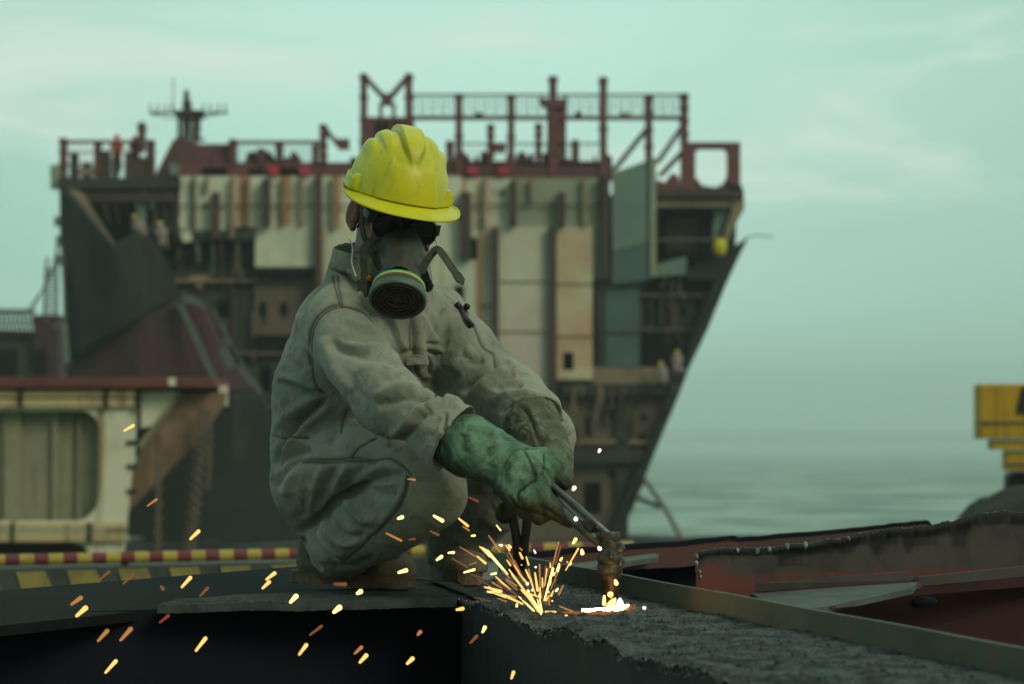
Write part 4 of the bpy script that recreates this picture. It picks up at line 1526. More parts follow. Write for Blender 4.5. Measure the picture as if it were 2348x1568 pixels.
cp = empty('cut_plate', W(1610, 1340, 5.45), 'upright scorched steel plate with a ragged torch cut top edge', 'steel plate')
tp = [(1594, 1269), (1600, 1265), (1640, 1259), (1700, 1258), (1736, 1257), (1800, 1249), (1846, 1244), (1900, 1238), (1943, 1231), (1965, 1222), (2018, 1217), (2075, 1210), (2132, 1205), (2194, 1192), (2233, 1180), (2264, 1179), (2304, 1173), (2347, 1172), (2460, 1160)]
def Yc(x): return 5.42 + (x - 1594) / 753 * .62
xs = np.linspace(1594, 2460, 260)
ty = np.interp(xs, [a for a, b in tp], [b for a, b in tp])
nr = 26
vs = []; fs = []; jagz = []; red = []; burn = []
for i, x in enumerate(xs):
    y0 = ty[i] + jag(x, 5, 2.6) + jag(x * 5, 6, 1.6)
    jagz.append(y0)
    y1 = 1378
    for j in range(nr):
        t = j / (nr - 1)
        p = W(x + (jag(y0 + j * 9, 9, 5) if i == 0 else 0), y0 + (y1 - y0) * t, Yc(x))
        p.y -= .010 * math.exp(-((t - .05) / .06) ** 2) * (1 + jag(x * 2, 12)) - .006 * float(math.sin(x * .01 + t * 2))
        vs.append(p)
        py_ = y0 + (y1 - y0) * t
        nn = jag(x * 1.3, 31, .25) + jag(py_ * 6, 32, .12)
        burn.append(.95 * sst(.26 + nn * .6, .12 + nn * .4, t))
        red.append(max(sst(.35, .6, sst(1700, 1640, x) * sst(1285, 1300, py_) + nn), sst(.4, .7, sst(1312, 1330, py_ + (x - 1594) * .03) + nn)))
n0 = len(vs)
back_ = [Vector((p.x + .004, p.y + .016, p.z)) for p in vs]
vs += back_
for i in range(len(xs) - 1):
    for j in range(nr - 1):
        a = i * nr + j
        fs.append((a, a + 1, a + nr + 1, a + nr)); fs.append((n0 + a, n0 + a + nr, n0 + a + nr + 1, n0 + a + 1))
    fs.append((i * nr, (i + 1) * nr, n0 + (i + 1) * nr, n0 + i * nr))
for j in range(nr - 1):
    fs.append((j, n0 + j, n0 + j + 1, j + 1))
cpo = link_mesh('plate', vs, fs, M['redprimer'], cp)
set_attr(cpo, 'red', red + red); set_attr(cpo, 'burn', burn + burn)
# bright slag beads along the cut
m = MB()
for i, x in enumerate(xs):
    if i % 1 == 0:
        p = W(x, jagz[i], Yc(x)) + Vector((0, r3.uniform(-.004, .008), r3.uniform(-.002, .001)))
        s = r3.uniform(.0015, .0034)
        m.add([p + Vector((r3.uniform(-1, 1) * s * 1.4, r3.uniform(-1, 1) * s, r3.uniform(-1, 1) * s)) for _ in range(5)], [(0, 1, 2), (0, 2, 3), (0, 3, 4), (1, 4, 2), (2, 4, 3), (0, 4, 1)])
for x, y, s in ((1735, 1264, .008), (1763, 1259, .007), (1804, 1252, .008), (1845, 1250, .009), (1944, 1234, .006), (1690, 1262, .006), (1596, 1276, .007), (1596, 1290, .006), (1604, 1310, .004), (1606, 1322, .004)):
    c = W(x, y, Yc(x) - .012)
    m.lathe([(.001, -s * 1.1), (s * .6, -s * .8), (s * .8, 0), (s * .5, s * .8), (.001, s)], c, (r3.uniform(-.3, .3), r3.uniform(-.3, .3), 1), 8)
m.build('slag_bead', M['burr'], cp, smooth=True)['label'] = 'pale slag beads along the torn edge'

ld = empty('flanged_beam', W(1900, 1370, 5.4), 'red edged steel flange with a pale dusty top below the ragged plate', 'beam')
m = MB()
q0, q1, q2, q3 = W(1720, 1360, 5.50), W(2103, 1334, 5.62), W(2090, 1348, 5.30), W(1800, 1402, 5.12)
q4 = W(1905, 1388, 5.16)
m.prism([q0, q1, q2, q4, q3], (0, 0, -.014))
m.build('top_plate', M['palep'], ld, bevel=.001)
m = MB()
m.prism([W(1724, 1336, 5.53), W(2076, 1310, 5.64), W(2103, 1332, 5.64), W(1719, 1359, 5.53)], (.002, .016, 0))
m.build('upright_web', M['redprimer'], ld, bevel=.002)
m = MB()
m.prism([W(1903, 1388, 5.155), W(2100, 1338, 5.55), W(2104, 1348, 5.56), W(2020, 1368, 5.38), W(1985, 1377, 5.30), W(1940, 1391, 5.155), W(1903, 1396, 5.155)], (.012, .010, 0))
m.build('edge', M['redox'], ld, bevel=.001)
m = MB()
m.prism([W(2103, 1322, 5.62), W(2480, 1285, 5.85), W(2480, 1310, 5.85), W(2103, 1345, 5.62)], (0, .012, 0))
m.build('side_plate', M['greysteel'], ld, bevel=.001)
m = MB()
m.prism([W(2060, 1350, 5.60), W(2480, 1307, 5.845), W(2480, 1335, 5.845), W(2060, 1369, 5.60)], (0, .012, 0))
m.prism([W(1860, 1360, 5.66), W(2480, 1325, 5.88), W(2480, 1580, 5.88), W(1700, 1580, 5.66)], (0, .012, 0))
m.build('lower_flange', M['darkred'], ld, bevel=.001)
m = MB()
m.lathe([(.001, -.03), (.010, -.026), (.014, 0), (.008, .026), (.001, .03)], W(2118, 1381, 5.54), (1, 0, .12), 9)
m.build('cut_notch', M['hollow'], ld, smooth=True)

bs = empty('steel_strake', W(1700, 1290, 7.0), 'long dark edged plate lying behind the ragged plate, grey and red', 'steel plate')
tp2 = [(1180, 1268), (1314, 1255), (1433, 1247), (1560, 1239), (1684, 1227), (1692, 1231), (1900, 1216), (2060, 1199), (2128, 1193), (2136, 1205)]
xs = np.linspace(1180, 2136, 160)
ty = np.interp(xs, [a for a, b in tp2], [b for a, b in tp2])
def Yb(x): return 6.6 + (x - 1180) / 956 * .5
m = MB()
vs = []; fs = []
for i, x in enumerate(xs):
    y0 = ty[i] + jag(x * 2, 15, 1.0)
    vs += [W(x, y0, Yb(x) + .05), W(x, y0 + 9, Yb(x)), W(x, y0 + 60, Yb(x)), W(x, y0 + 60, Yb(x) + .05)]
for i in range(len(xs) - 1):
    for k in range(3):
        fs.append((i * 4 + k, i * 4 + k + 1, i * 4 + k + 5, i * 4 + k + 4))
m.add([v for v in vs], fs)
bs_o = m.build('plate', M['redox'], bs)
m = MB()
vs = []; fs = []
for i, x in enumerate(xs):
    y0 = ty[i] + jag(x * 2, 15, 1.0); hgt = 15 - 9 * (x - 1180) / 956
    vs += [W(x, y0 - 1, Yb(x) + .06), W(x, y0 - 1 + 2, Yb(x) - .004), W(x, y0 + hgt, Yb(x) - .004)]
for i in range(len(xs) - 1):
    for k in range(2):
        fs.append((i * 3 + k, i * 3 + k + 1, i * 3 + k + 4, i * 3 + k + 3))
m.add(vs, fs)
m.build('burnt_edge', M['hollow'], bs)
m = MB()
m.prism([W(1300, 1296, 6.5), W(1318, 1290, 6.7), W(1500, 1268, 6.75), W(1509, 1270, 6.6), W(1509, 1276, 6.5), W(1345, 1302, 6.3)], (0, 0, -.014))
o = m.build('offcut_plate', M['palep'], None, loc=W(1400, 1285, 6.5), bevel=.001)
tag(o, 'pale narrow offcut of plate lying behind the torch head', 'steel offcut')
m = MB()
m.prism([W(1200, 1292, 6.9), W(1720, 1276, 6.9), W(1720, 1420, 6.9), W(1200, 1420, 6.9)], (0, .02, 0))
m.build('inner_plate', M['hollow'], bs)
m = MB()
m.prism([W(1606, 1290, 6.2), W(1720, 1290, 6.2), W(1720, 1420, 6.2), W(1606, 1420, 6.2)], (0, .02, 0))
m.build('inner_plate', M['hollow'], bs)

# ------------------------------------------------------------------ flame, molten metal, sparks
M['flame_y'] = emis('yellow_flame', (1.0, .60, .16, 1), 3.0)
M['flame_b'] = emis('blue_flame', (.60, .68, 1.0, 1), 2.2)
M['molten'] = emis('molten_steel', (1.0, .62, .22, 1), 42.0)
M['molten2'] = emis('glowing_rim', (1.0, .32, .07, 1), .35)
ft = W(1416, 1385, 4.745)
fl = empty('torch_flame', ft, 'small yellow and blue flame under the torch nozzle', 'flame')
MB().lathe([(.0004, -.012), (.0072, -.008), (.0085, .0), (.0065, .010), (.003, .016), (.0004, .018)], W(1421, 1391, 4.735), (0, 0, 1), 16).build('blue_core', M['flame_b'], fl, smooth=True)
fm_ = MB(); fp = catmull([W(1400, 1404, 4.72), W(1399, 1392, 4.72), W(1404, 1381, 4.72), W(1411, 1371, 4.73)], 6)
fm_.tube(fp, [.0075 * math.sin(PI * min(.16 + .84 * i / (len(fp) - 1), .99)) + .0006 for i in range(len(fp))], 12)
fm_.lathe([(.0004, -.006), (.0058, -.002), (.005, .004), (.0004, .006)], W(1399, 1363, 4.73), (0, 0, 1), 12)
fm_.build('yellow_tongue', M['flame_y'], fl, smooth=True)
ct = empty('molten_cut', xy(1380, 1408, .006), 'white hot molten cut line glowing on the girder under the torch', 'molten metal')
def on(px, py, up=.010): return xy(px, py, 0) + Vector((0, 0, up))
m = MB()
cl = catmull([on(1334, 1411), on(1360, 1411), on(1395, 1409), on(1420, 1407), on(1440, 1403)], 6)
m.tube(cl, [.0022 + .0046 * (i / (len(cl) - 1)) * (1 if i < len(cl) - 3 else .55) for i in range(len(cl))], 10)
m.build('hot_line', M['molten'], ct, smooth=True)
m = MB()
cl = catmull([on(1290, 1411, .006), on(1330, 1413, .006), on(1395, 1413, .006), on(1450, 1404, .006), on(1478, 1398, .006)], 6)
m.tube(cl, [.001 + .0018 * math.sin(PI * i / (len(cl) - 1)) for i in range(len(cl))], 8)
m.build('glowing_rim', M['molten2'], ct, smooth=True)

SPK = {'B': emis('spark_bright', (1.0, .68, .22, 1), 2.6), 'b': emis('spark_yellow', (1.0, .58, .15, 1), 1.5),
       'm': emis('spark_orange', (1.0, .44, .13, 1), .50), 'd': emis('spark_dull', (1.0, .38, .17, 1), .22), 'r': emis('spark_red', (1.0, .20, .13, 1), .26),
       'W': emis('spark_white', (1.0, .84, .56, 1), 3.0)}
for k_ in SPK.values(): k_.cycles.emission_sampling = 'NONE'
def capsule(cls, a, b, r):
    """glowing drop from a to b with round ends"""
    m = MB(); L = (b - a).length
    prof = []
    for i in range(6):
        q = PI / 2 * i / 5
        prof.append((max(r * .6 * math.sin(q), 1e-5), -L / 2 - r * .6 * math.cos(q)))
    for i in range(6):
        q = PI / 2 * (1 - i / 5)
        prof.append((max(r * math.sin(q), 1e-5), L / 2 + r * math.cos(q)))
    c = (a + b) / 2
    m.lathe(prof, c, (b - a) if L > 1e-6 else Vector((0, 0, 1)), 10, False)
    return m.build('spark', SPK[cls], None, smooth=True, loc=c)


def A7(L): return [(.4398 * a, 1173.5 + .4398 * b, .4398 * c, 1173.5 + .4398 * d, k) for a, b, c, d, k in L]
def A5(L): return [(938.8 + .3113 * a, 1079.6 + .3113 * b, 938.8 + .3113 * c, 1079.6 + .3113 * d, k) for a, b, c, d, k in L]


left = A7([(985, 148, 1042, 94, 'b'), (513, 358, 573, 307, 'd'), (638, 378, 702, 317, 'd'), (942, 398, 998, 336, 'b'), (364, 488, 430, 441, 'm'),
           (390, 550, 456, 492, 'b'), (833, 380, 856, 408, 'd'), (1038, 443, 1088, 390, 'd'), (1382, 357, 1438, 314, 'b'), (1362, 404, 1410, 358, 'b'),
           (1507, 478, 1550, 432, 'B'), (1852, 431, 1890, 409, 'B'), (1730, 531, 1780, 489, 'B'), (1734, 375, 1808, 378, 'd'), (828, 580, 882, 537, 'r'),
           (504, 680, 566, 612, 'm'), (622, 676, 688, 602, 'm'), (1016, 730, 1076, 652, 'b'), (544, 844, 610, 770, 'b'), (1554, 750, 1602, 686, 'b'),
           (1610, 645, 1680, 592, 'd'), (1842, 744, 1890, 699, 'm'), (1868, 792, 1916, 740, 'b'), (2114, 798, 2158, 757, 'b'), (2173, 645, 2195, 620, 'm')])
upper = [(282, 989, 308, 974, 'b'), (336, 1161, 361, 1143, 'm'), (933, 1098, 953, 1100, 'm'), (1073, 1139, 1097, 1150, 'r')] + \
    A7([(2070, 318, 2124, 302, 'B'), (2007, 108, 2096, 152, 'm'), (2066, 38, 2104, 24, 'B'), (2254, 16, 2313, 50, 'B'), (2126, 144, 2164, 141, 'r'), (2237, 98, 2290, 122, 'd'), (2272, 253, 2305, 230, 'B')])
burst = A5([(355, 344, 435, 410, 'b'), (387, 406, 442, 441, 'm'), (448, 479, 486, 475, 'B'), (637, 396, 672, 440, 'B'), (579, 470, 668, 600, 'm'),
            (658, 545, 683, 548, 'W'), (704, 542, 740, 588, 'b'), (724, 538, 748, 568, 'B'), (512, 552, 594, 634, 'b'), (530, 562, 573, 590, 'B'), (366, 556, 490, 632, 'm'),
            (492, 624, 564, 684, 'b'), (278, 603, 332, 600, 'B'), (192, 658, 243, 623, 'B'), (308, 640, 430, 710, 'd'), (437, 692, 494, 673, 'm'), (392, 750, 484, 724, 'B'),
            (442, 760, 576, 800, 'd'), (594, 762, 638, 753, 'B'), (630, 774, 744, 880, 'b'), (808, 564, 830, 584, 'm'), (807, 594, 834, 650, 'b'), (857, 626, 878, 697, 'b'),
            (914, 578, 928, 608, 'W'), (927, 705, 929, 709, 'W'), (821, 692, 825, 692, 'b'), (716, 622, 768, 690, 'm'), (714, 652, 746, 700, 'b'), (762, 682, 846, 810, 'b'),
            (728, 720, 900, 955, 'b'), (802, 752, 860, 820, 'b'), (852, 722, 884, 788, 'b'), (922, 742, 944, 888, 'b'), (977, 782, 980, 860, 'b'), (864, 826, 868, 832, 'W'),
            (864, 872, 880, 894, 'B'), (903, 870, 905, 880, 'W'), (960, 852, 962, 940, 'b'), (543, 853, 684, 887, 'b'), (567, 888, 610, 893, 'B'), (627, 892, 788, 930, 'm'),
            (642, 936, 716, 962, 'm'), (470, 932, 598, 958, 'd'), (706, 792, 790, 848, 'm'), (702, 802, 794, 878, 'm'), (802, 922, 918, 1033, 'B'), (852, 892, 958, 930, 'b'),
            (882, 902, 966, 1055, 'B'), (952, 902, 978, 1055, 'B'), (870, 930, 960, 1050, 'b'), (940, 940, 968, 1060, 'B'), (992, 1036, 1081, 1040, 'b'), (1057, 1058, 1095, 1062, 'b'),
            (1140, 1062, 1253, 1076, 'B'), (1150, 1078, 1252, 1080, 'b'), (1097, 993, 1238, 1050, 'm'), (1258, 1012, 1338, 1020, 'm'), (791, 976, 789, 998, 'B'), (1036, 672, 1038, 715, 'b'),
            (1126, 632, 1108, 664, 'B'), (1104, 676, 1086, 744, 'B'), (1073, 746, 1056, 770, 'B'), (1160, 668, 1162, 671, 'b'), (1194, 676, 1176, 693, 'B'), (1044, 806, 1031, 840, 'b'),
            (1086, 796, 1060, 830, 'd'), (1134, 836, 1096, 914, 'm'), (1094, 864, 1078, 884, 'B'), (1020, 888, 1022, 892, 'B'), (1060, 878, 1041, 924, 'b'), (1030, 912, 1006, 958, 'b'),
            (1050, 953, 1051, 957, 'B'), (1030, 932, 1026, 988, 'm')])
right = [(1372, 1037, 1375, 1031, 'W'), (1313, 1124, 1317, 1117, 'W'), (1319.4, 1187, 1319.8, 1190, 'W')] + \
    A5([(1202, 538, 1226, 497, 'B'), (1267, 575, 1273, 613, 'B'), (1387, 555, 1406, 580, 'W'), (1510, 792, 1527, 843, 'B'), (1434, 908, 1432, 992, 'B'), (1481, 915, 1482, 924, 'b'),
        (1727, 1006, 1729, 1009, 'W'), (1279, 1117, 1280, 1120, 'B'), (1271, 1159, 1272, 1162, 'b'), (1322, 1149, 1333, 1142, 'B'), (1654, 1155, 1652, 1186, 'b'),
        (1597, 990, 1608, 970, 'm'), (1604, 1038, 1662, 982, 'd'), (1594, 1030, 1628, 992, 'm')])
low = A5([(337, 1023, 400, 1012, 'b'), (532, 1198, 560, 1140, 'B'), (442, 1273, 500, 1210, 'd'), (57, 1208, 83, 1180, 'm'), (747, 1536, 768, 1474, 'b')])
rf = random.Random(77)
for _ in range(26):
    a_ = math.radians(rf.choice((rf.uniform(200, 255), rf.uniform(215, 262), rf.uniform(262, 300)))); r0 = rf.uniform(20, 120); r1 = r0 + rf.uniform(28, 95)
    burst.append((1240 + math.cos(a_) * r0, 1404 + math.sin(a_) * r0 * .95, 1240 + math.cos(a_) * r1, 1404 + math.sin(a_) * r1 * .95, rf.choice('bbmmdB')))
CW = {'B': 'bright yellow', 'b': 'yellow', 'm': 'orange', 'd': 'dull orange brown', 'r': 'red', 'W': 'white hot'}
ORD = ['first', 'second', 'third', 'fourth', 'fifth', 'sixth', 'seventh', 'eighth', 'ninth', 'tenth', 'eleventh', 'twelfth', 'thirteenth']


def sparks(L, zone, Yr, wid, unique):
    cnt = {}
    for s in sorted(L, key=lambda q: q[0] + q[2]): cnt.setdefault(s[4], []).append(s)
    rs = random.Random(len(L))
    for k, lst in cnt.items():
        for i, (x0, y0, x1, y1, c) in enumerate(lst):
            Y = rs.uniform(*Yr)
            r = (rs.uniform(.75, 1.12) if unique else rs.uniform(.5, 1.1)) * wid * (1.1 if c in 'BW' else (.95 if c == 'b' else .8)) * Y / F
            a, b = W(x0, y0, Y), W(x1, y1, Y + rs.uniform(-.02, .02))
            L_ = (b - a).length
            if L_ > 2.2 * r:
                d = (b - a).normalized() * r
                a, b = a + d, b - d
            o = capsule(c, a, b, r)
            if unique:
                lab = CW[c] + ' spark ' + zone
                if len(lst) > 1:
                    k_ = len(lst) - 1 - i
                    lab += ', ' + ((ORD[i] if i else 'nearest') + (' from the left' if i else ' the left') if i <= k_ else (ORD[k_] + ' from the right' if k_ else 'nearest the right'))
                tag(o, lab, 'spark', 'sparks flying from the cut')
            else:
                tag(o, CW[c] + ' spark in the dense burst left of the nozzle', 'spark', 'sparks of the dense burst, ' + CW[c])


sparks(left, 'over the dark girder on the left', (4.25, 4.62), 5.9, True)
sparks(upper, 'in front of the squatting man', (4.55, 4.72), 4.0, True)
sparks(burst, '', (4.60, 4.70), 3.0, False)
sparks(right, 'around the torch nozzle', (4.56, 4.64), 4.2, True)
sparks(low, 'below the slag edge', (4.30, 4.50), 4.6, True)
# ------------------------------------------------------------------ barrier behind the girders
M['by'] = paint('barrier_yellow', lin(172, 160, 72), lin(148, 134, 62), 6, rough=0.6)
M['br'] = paint('barrier_red', lin(116, 54, 58), lin(98, 48, 52), 6, rough=0.6)
M['bk'] = paint('barrier_dark', lin(66, 78, 74), lin(54, 64, 62), 4, rough=0.7)
M['gpost'] = paint('galvanised', lin(98, 102, 96), None, 6, rough=0.6, metal=0.3)
bar = empty('barrier_rail', W(335, 1275, 12), 'long rail striped red and yellow running behind the squatting man', 'barrier')
E0, E1 = W(-260, 1290, 12.0), W(1450, 1252, 13.0)
LN = (E1 - E0).length; ax_ = (E1 - E0).normalized()
seg = .067 * 12 / 12
nseg = int(LN / .142 * 2)
m = MB(); m.tube([E0 + ax_ * (i * LN / nseg) for i in range(nseg + 1)], .029, 12, False)
o = m.build('striped_rail', M['br'], bar, smooth=True, angle=40)
o.data.materials.append(M['by'])
for p in o.data.polygons: p.material_index = int((p.center + wloc(bar) - E0).dot(ax_) / LN * nseg) % 2
MB().tube([E0 + Vector((0, .06, -.055)), E1 + Vector((0, .06, -.055))], .014, 8).build('lower_rail', M['gpost'], bar, smooth=True)
for t in (.02, .30, .62, .96):
    p = E0.lerp(E1, t)
    MB().tube([p + Vector((0, .05, 0)), p + Vector((0, .05, -1.62))], .022, 10).build('post', M['gpost'], bar, smooth=True)
hb = empty('hazard_board', W(250, 1345, 9.5), 'low board with slanting yellow and dark hazard blocks below the striped rail', 'barrier board')
Yh = 10.0
MB().prism([W(-200, 1312, Yh), W(760, 1285, Yh + .4), W(760, 1372, Yh + .4), W(-200, 1400, Yh)], (0, .03, 0)).build('board', M['bk'], hb)
m = MB()
for i in range(-3, 8):
    x = 36 + i * 117
    k = lambda q: 1312 + (q + 200) / 960 * -27
    yb = lambda q: Yh + (q + 200) / 960 * .4 - .012
    m.prism([W(x, k(x) + 6, yb(x)), W(x + 66, k(x + 66) + 6, yb(x + 66)), W(x + 84, k(x) + 44, yb(x + 84)), W(x + 12, k(x) + 44, yb(x + 12))], (0, .008, 0))
m.build('hazard_blocks', paint('faded_yellow', lin(146, 140, 78), lin(112, 112, 74), 9, 0.4, 0.65, 0.8), hb)

# ------------------------------------------------------------------ ground, mound, sea
M['sand'] = paint('wet_grey_sand', lin(104, 112, 102), lin(82, 90, 84), .35, 0.4, 0.65, 0.9, bump=0.4, bd=0.05)
M['scrap'] = paint('dark_scrap_earth', lin(58, 60, 54), lin(44, 46, 44), 2.2, 0.4, 0.65, 0.9, bump=0.6, bd=0.05)


def gz(y):
    return -1.72 - 3.1 * sst(30, 104, y)


ys = list(np.linspace(-30, 20, 10)) + list(np.linspace(22, 140, 50))
xs = np.linspace(-420, 420, 60)
V = []; Fc = []
for y in ys:
    for x in xs:
        V.append((x, y, gz(y)))
Vn = np.array(V); Vn[:, 2] += .10 * fbm(Vn * .15, 4, 2)
nx = len(xs)
Fc = [(j * nx + i, j * nx + i + 1, (j + 1) * nx + i + 1, (j + 1) * nx + i) for j in range(len(ys) - 1) for i in range(nx - 1)]
tag(link_mesh('ground', Vn, Fc, M['sand']), kind='structure')
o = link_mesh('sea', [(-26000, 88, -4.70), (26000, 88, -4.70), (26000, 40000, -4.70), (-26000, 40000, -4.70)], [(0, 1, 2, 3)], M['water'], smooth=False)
tag(o, kind='structure')
V = [(x, y, gz(y) + .14 + .03 * math.sin(x * .9 + y)) for y in np.linspace(52, 116, 24) for x in np.linspace(-90, 14, 40)]  # near-black sheet laid over the ground around the hull base
tag(link_mesh('dark_ground', V, [(j * 40 + i, j * 40 + i + 1, (j + 1) * 40 + i + 1, (j + 1) * 40 + i) for j in range(23) for i in range(39)],
    paint('near_black_ground', lin(44, 50, 46), lin(34, 39, 37), .4, 0.4, 0.65, 0.9, bump=0.4, bd=0.05, spec=0.1)), kind='structure')
# spoil heap at the right edge
n = 70; V = []
for j in range(n):
    for i in range(n):
        u = i / (n - 1) * 2 - 1; v = j / (n - 1) * 2 - 1
        d = math.sqrt(u * u + v * v)
        V.append((4.95 + u * 3.2, 21 + v * 3.0, -1.9 + 1.72 * sst(1.0, .12, d)))
Vn = np.array(V); Vn[:, 2] += .13 * fbm(Vn * 1.6, 4, 4)
tag(link_mesh('spoil_heap', Vn, [(j * n + i, j * n + i + 1, (j + 1) * n + i + 1, (j + 1) * n + i) for j in range(n - 1) for i in range(n - 1)], M['scrap']),
    'dark heap of scrap and earth at the right edge before the sea', 'heap', kind=None)

# ------------------------------------------------------------------ yellow excavator, mostly beyond the right edge
M['exy'] = paint('machine_yellow', lin(186, 156, 30), lin(160, 130, 30), 3, 0.45, 0.7, 0.5, streak=lin(120, 100, 40), sscale=3)
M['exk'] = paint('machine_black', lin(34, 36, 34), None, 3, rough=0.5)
ex = empty('excavator', W(2420, 1120, 40), 'yellow excavator reaching in from the right edge over the sea', 'excavator')
YX = 40.0
m = MB(); m.pbox(2246, 880, 2470, 1006, YX, .55); m.build('counterweight', M['exy'], ex, bevel=.03)
m = MB(); m.pbox(2274, 1008, 2470, 1031, YX + .1, .4); m.build('chassis', M['exy'], ex, bevel=.02)
m = MB(); m.pbox(2305, 1033, 2470, 1079, YX + .2, .3); m.build('undercarriage', M['exy'], ex, bevel=.02)
m = MB()
for y in (966, 1062): m.pbox(2244 if y < 1000 else 2303, y, 2470, y + 6, YX - .03 if y < 1000 else YX + .17, .02)
m.build('grab_strip', M['palep'], ex)
m = MB(); m.prism([W(2343, 886, YX - .03), W(2460, 886, YX - .03), W(2460, 948, YX - .03), W(2329, 948, YX - .03)], (0, .024, 0)); m.build('vent_opening', M['exk'], ex)
m = MB(); m.ppoly([(2474, 1006), (2474, 800), (2500, 770), (2610, 770), (2660, 880), (2668, 1006)], YX, 1.5); cab = m.build('cab', M['exy'], ex, bevel=.05)
m = MB(); m.ppoly([(2488, 900), (2488, 808), (2506, 786), (2600, 786), (2640, 884), (2640, 900)], YX - .02, .03); m.build('window', M['exk'], cab)
m = MB(); m.bar(W(2660, 960, YX + .8), W(2860, 700, YX + .8), .45, .6); m.bar(W(2860, 700, YX + .8), W(3010, 960, YX + .8), .35, .45); m.build('boom', M['exy'], ex, bevel=.04)
m = MB(); m.pbox(2312, 1080, 2680, 1300, YX + .5, .5); m.build('track', M['exk'], ex, bevel=.1)
m = MB()
for i in range(14):
    a = W(2248 + i * 17, 884, YX - .004)
    if i % 4 == 2: m.box(a.x, YX - .006, a.z - .86, a.x + .012, YX + .002, a.z)
m.build('panel_seam', M['exk'], ex)

# ------------------------------------------------------------------ cut hull block on the beach, left
M['cream'] = paint('cream_primer', lin(220, 226, 198), lin(196, 204, 172), 1.4, 0.45, 0.7, 0.7, streak=lin(150, 122, 80), sscale=2.5, slo=.55, shi=.70)
M['beige'] = paint('beige_rail', lin(196, 188, 138), lin(164, 152, 112), 2.0, 0.45, 0.7, 0.7, streak=lin(126, 100, 66), sscale=3)
M['olivebay'] = paint('olive_bay', lin(148, 152, 124), lin(122, 128, 104), 1.2, 0.4, 0.7, 0.8, streak=lin(84, 80, 60), sscale=3)
M['brownp'] = paint('brown_scorched', lin(140, 120, 96), lin(110, 96, 78), 2, 0.4, 0.7, 0.8)
M['rusty'] = paint('rust_red_deck', lin(116, 74, 66), lin(92, 64, 58), 2, 0.45, 0.7, 0.8)
M['rust'] = paint('rusty_chain', lin(116, 108, 97), lin(92, 86, 77), 12, rough=0.9)
YB = 45.0
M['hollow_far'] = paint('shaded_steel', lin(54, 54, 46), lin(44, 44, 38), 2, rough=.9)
hbk = empty('hull_block', W(150, 1250, YB), 'cream cut section of ship hull with a rounded bay, rusty deck edge and hanging chains', 'hull section')


def P_(m, pts, dY, d): return m.ppoly(pts, YB + dY, d)


m = MB()
rc = [(-300, 934), (312, 934), (306, 1010), (300, 1100), (292, 1200), (-300, 1200)]
# frame round the bay: top, right side with rounded corners, bottom
def arc(cx, cy, r, a0, a1, n=10): return [(cx + r * math.cos(a0 + (a1 - a0) * i / n), cy + r * math.sin(a0 + (a1 - a0) * i / n)) for i in range(n + 1)]
P_(m, [(-300, 934), (312, 934), (306, 1010), (300, 1100), (290, 1200), (-300, 1200), (-300, 1194)] + [(170, 1194)] + [(x, y) for x, y in arc(168, 1136, 58, PI / 2, 0)] + arc(186, 984, 42, 0, -PI / 2) + [(-300, 942)], 0, .12)
m.build('bay_frame', M['cream'], hbk, bevel=.01)
m = MB(); m.pbox(-300, 930, 250, 1200, YB + .40, .05); m.build('bay_wall', M['olivebay'], hbk)
for x0, x1 in ((-190, -150), (-90, -60), (8, 48), (120, 132), (176, 184)):
    m = MB(); m.pbox(x0, 940, x1, 1196, YB + .27, .13); m.build('rib', M['olivebay'], hbk)
for y0, y1 in ((894, 911), (915, 934)):
    m = MB(); m.pbox(-300, y0, 312, y1, YB - .1, .3); m.build('upper_rail', M['beige'], hbk, bevel=.02)
for y0, y1 in ((1200, 1216), (1221, 1243)):
    m = MB(); m.pbox(-300, y0, 288, y1, YB - .1, .3); m.build('lower_rail', M['beige'], hbk, bevel=.02)
for x in (47, 243, -150, 316): 
    m = MB(); m.pbox(x - 4, 892, x + 4, 936, YB - .16, .1); m.build('rail_post', M['exk'], hbk)
for x in (28, 205, -120):
    m = MB(); m.pbox(x - 3, 1198, x + 3, 1246, YB - .16, .1); m.build('rail_post', M['exk'], hbk)
m = MB(); P_(m, [(165, 1243), (288, 1243), (276, 1300), (240, 1300), (205, 1268), (190, 1250)], 0, .12); m.build('foot', M['cream'], hbk)
m = MB(); m.pbox(-300, 866, 490, 889, YB - .25, 2.5); m.build('deck_edge', M['rusty'], hbk, bevel=.02)
m = MB(); m.pbox(386, 866, 402, 884, YB - .3, .06); m.build('deck_plate', M['cream'], hbk)
m = MB(); P_(m, [(323, 897), (409, 896), (352, 976), (323, 982)], .15, .08); m.build('white_gusset', M['cream'], hbk, bevel=.01)
m = MB(); P_(m, [(418, 900), (520, 900), (516, 925), (456, 1012), (293, 1172), (300, 1090), (318, 1030)], .22, .03); m.build('brown_gusset', M['brownp'], hbk, bevel=.01)
m = MB(); P_(m, [(409, 897), (420, 899), (330, 1020), (318, 1032), (318, 1015)], .1, .1); m.build('gusset_edge', M['olivebay'], hbk)
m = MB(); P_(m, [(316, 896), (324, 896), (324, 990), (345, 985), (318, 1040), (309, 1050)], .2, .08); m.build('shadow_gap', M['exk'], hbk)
for y in (1010, 1065, 1122): MB().pbox(290, y, 311, y + 10, YB - .03, .1).build('clip', M['exk'], hbk)  # black blocks standing in for the dark notches in the frame edge
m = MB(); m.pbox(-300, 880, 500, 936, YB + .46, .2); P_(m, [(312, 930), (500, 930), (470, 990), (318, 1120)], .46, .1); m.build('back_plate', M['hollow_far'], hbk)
m = MB(); m.pbox(502, 884, 520, 930, YB + .3, .15); m.build('end_bracket', M['cream'], hbk)
m = MB(); m.pbox(-300, 1240, 292, 1310, YB + .5, 2.0); m.build('underside', M['exk'], hbk)
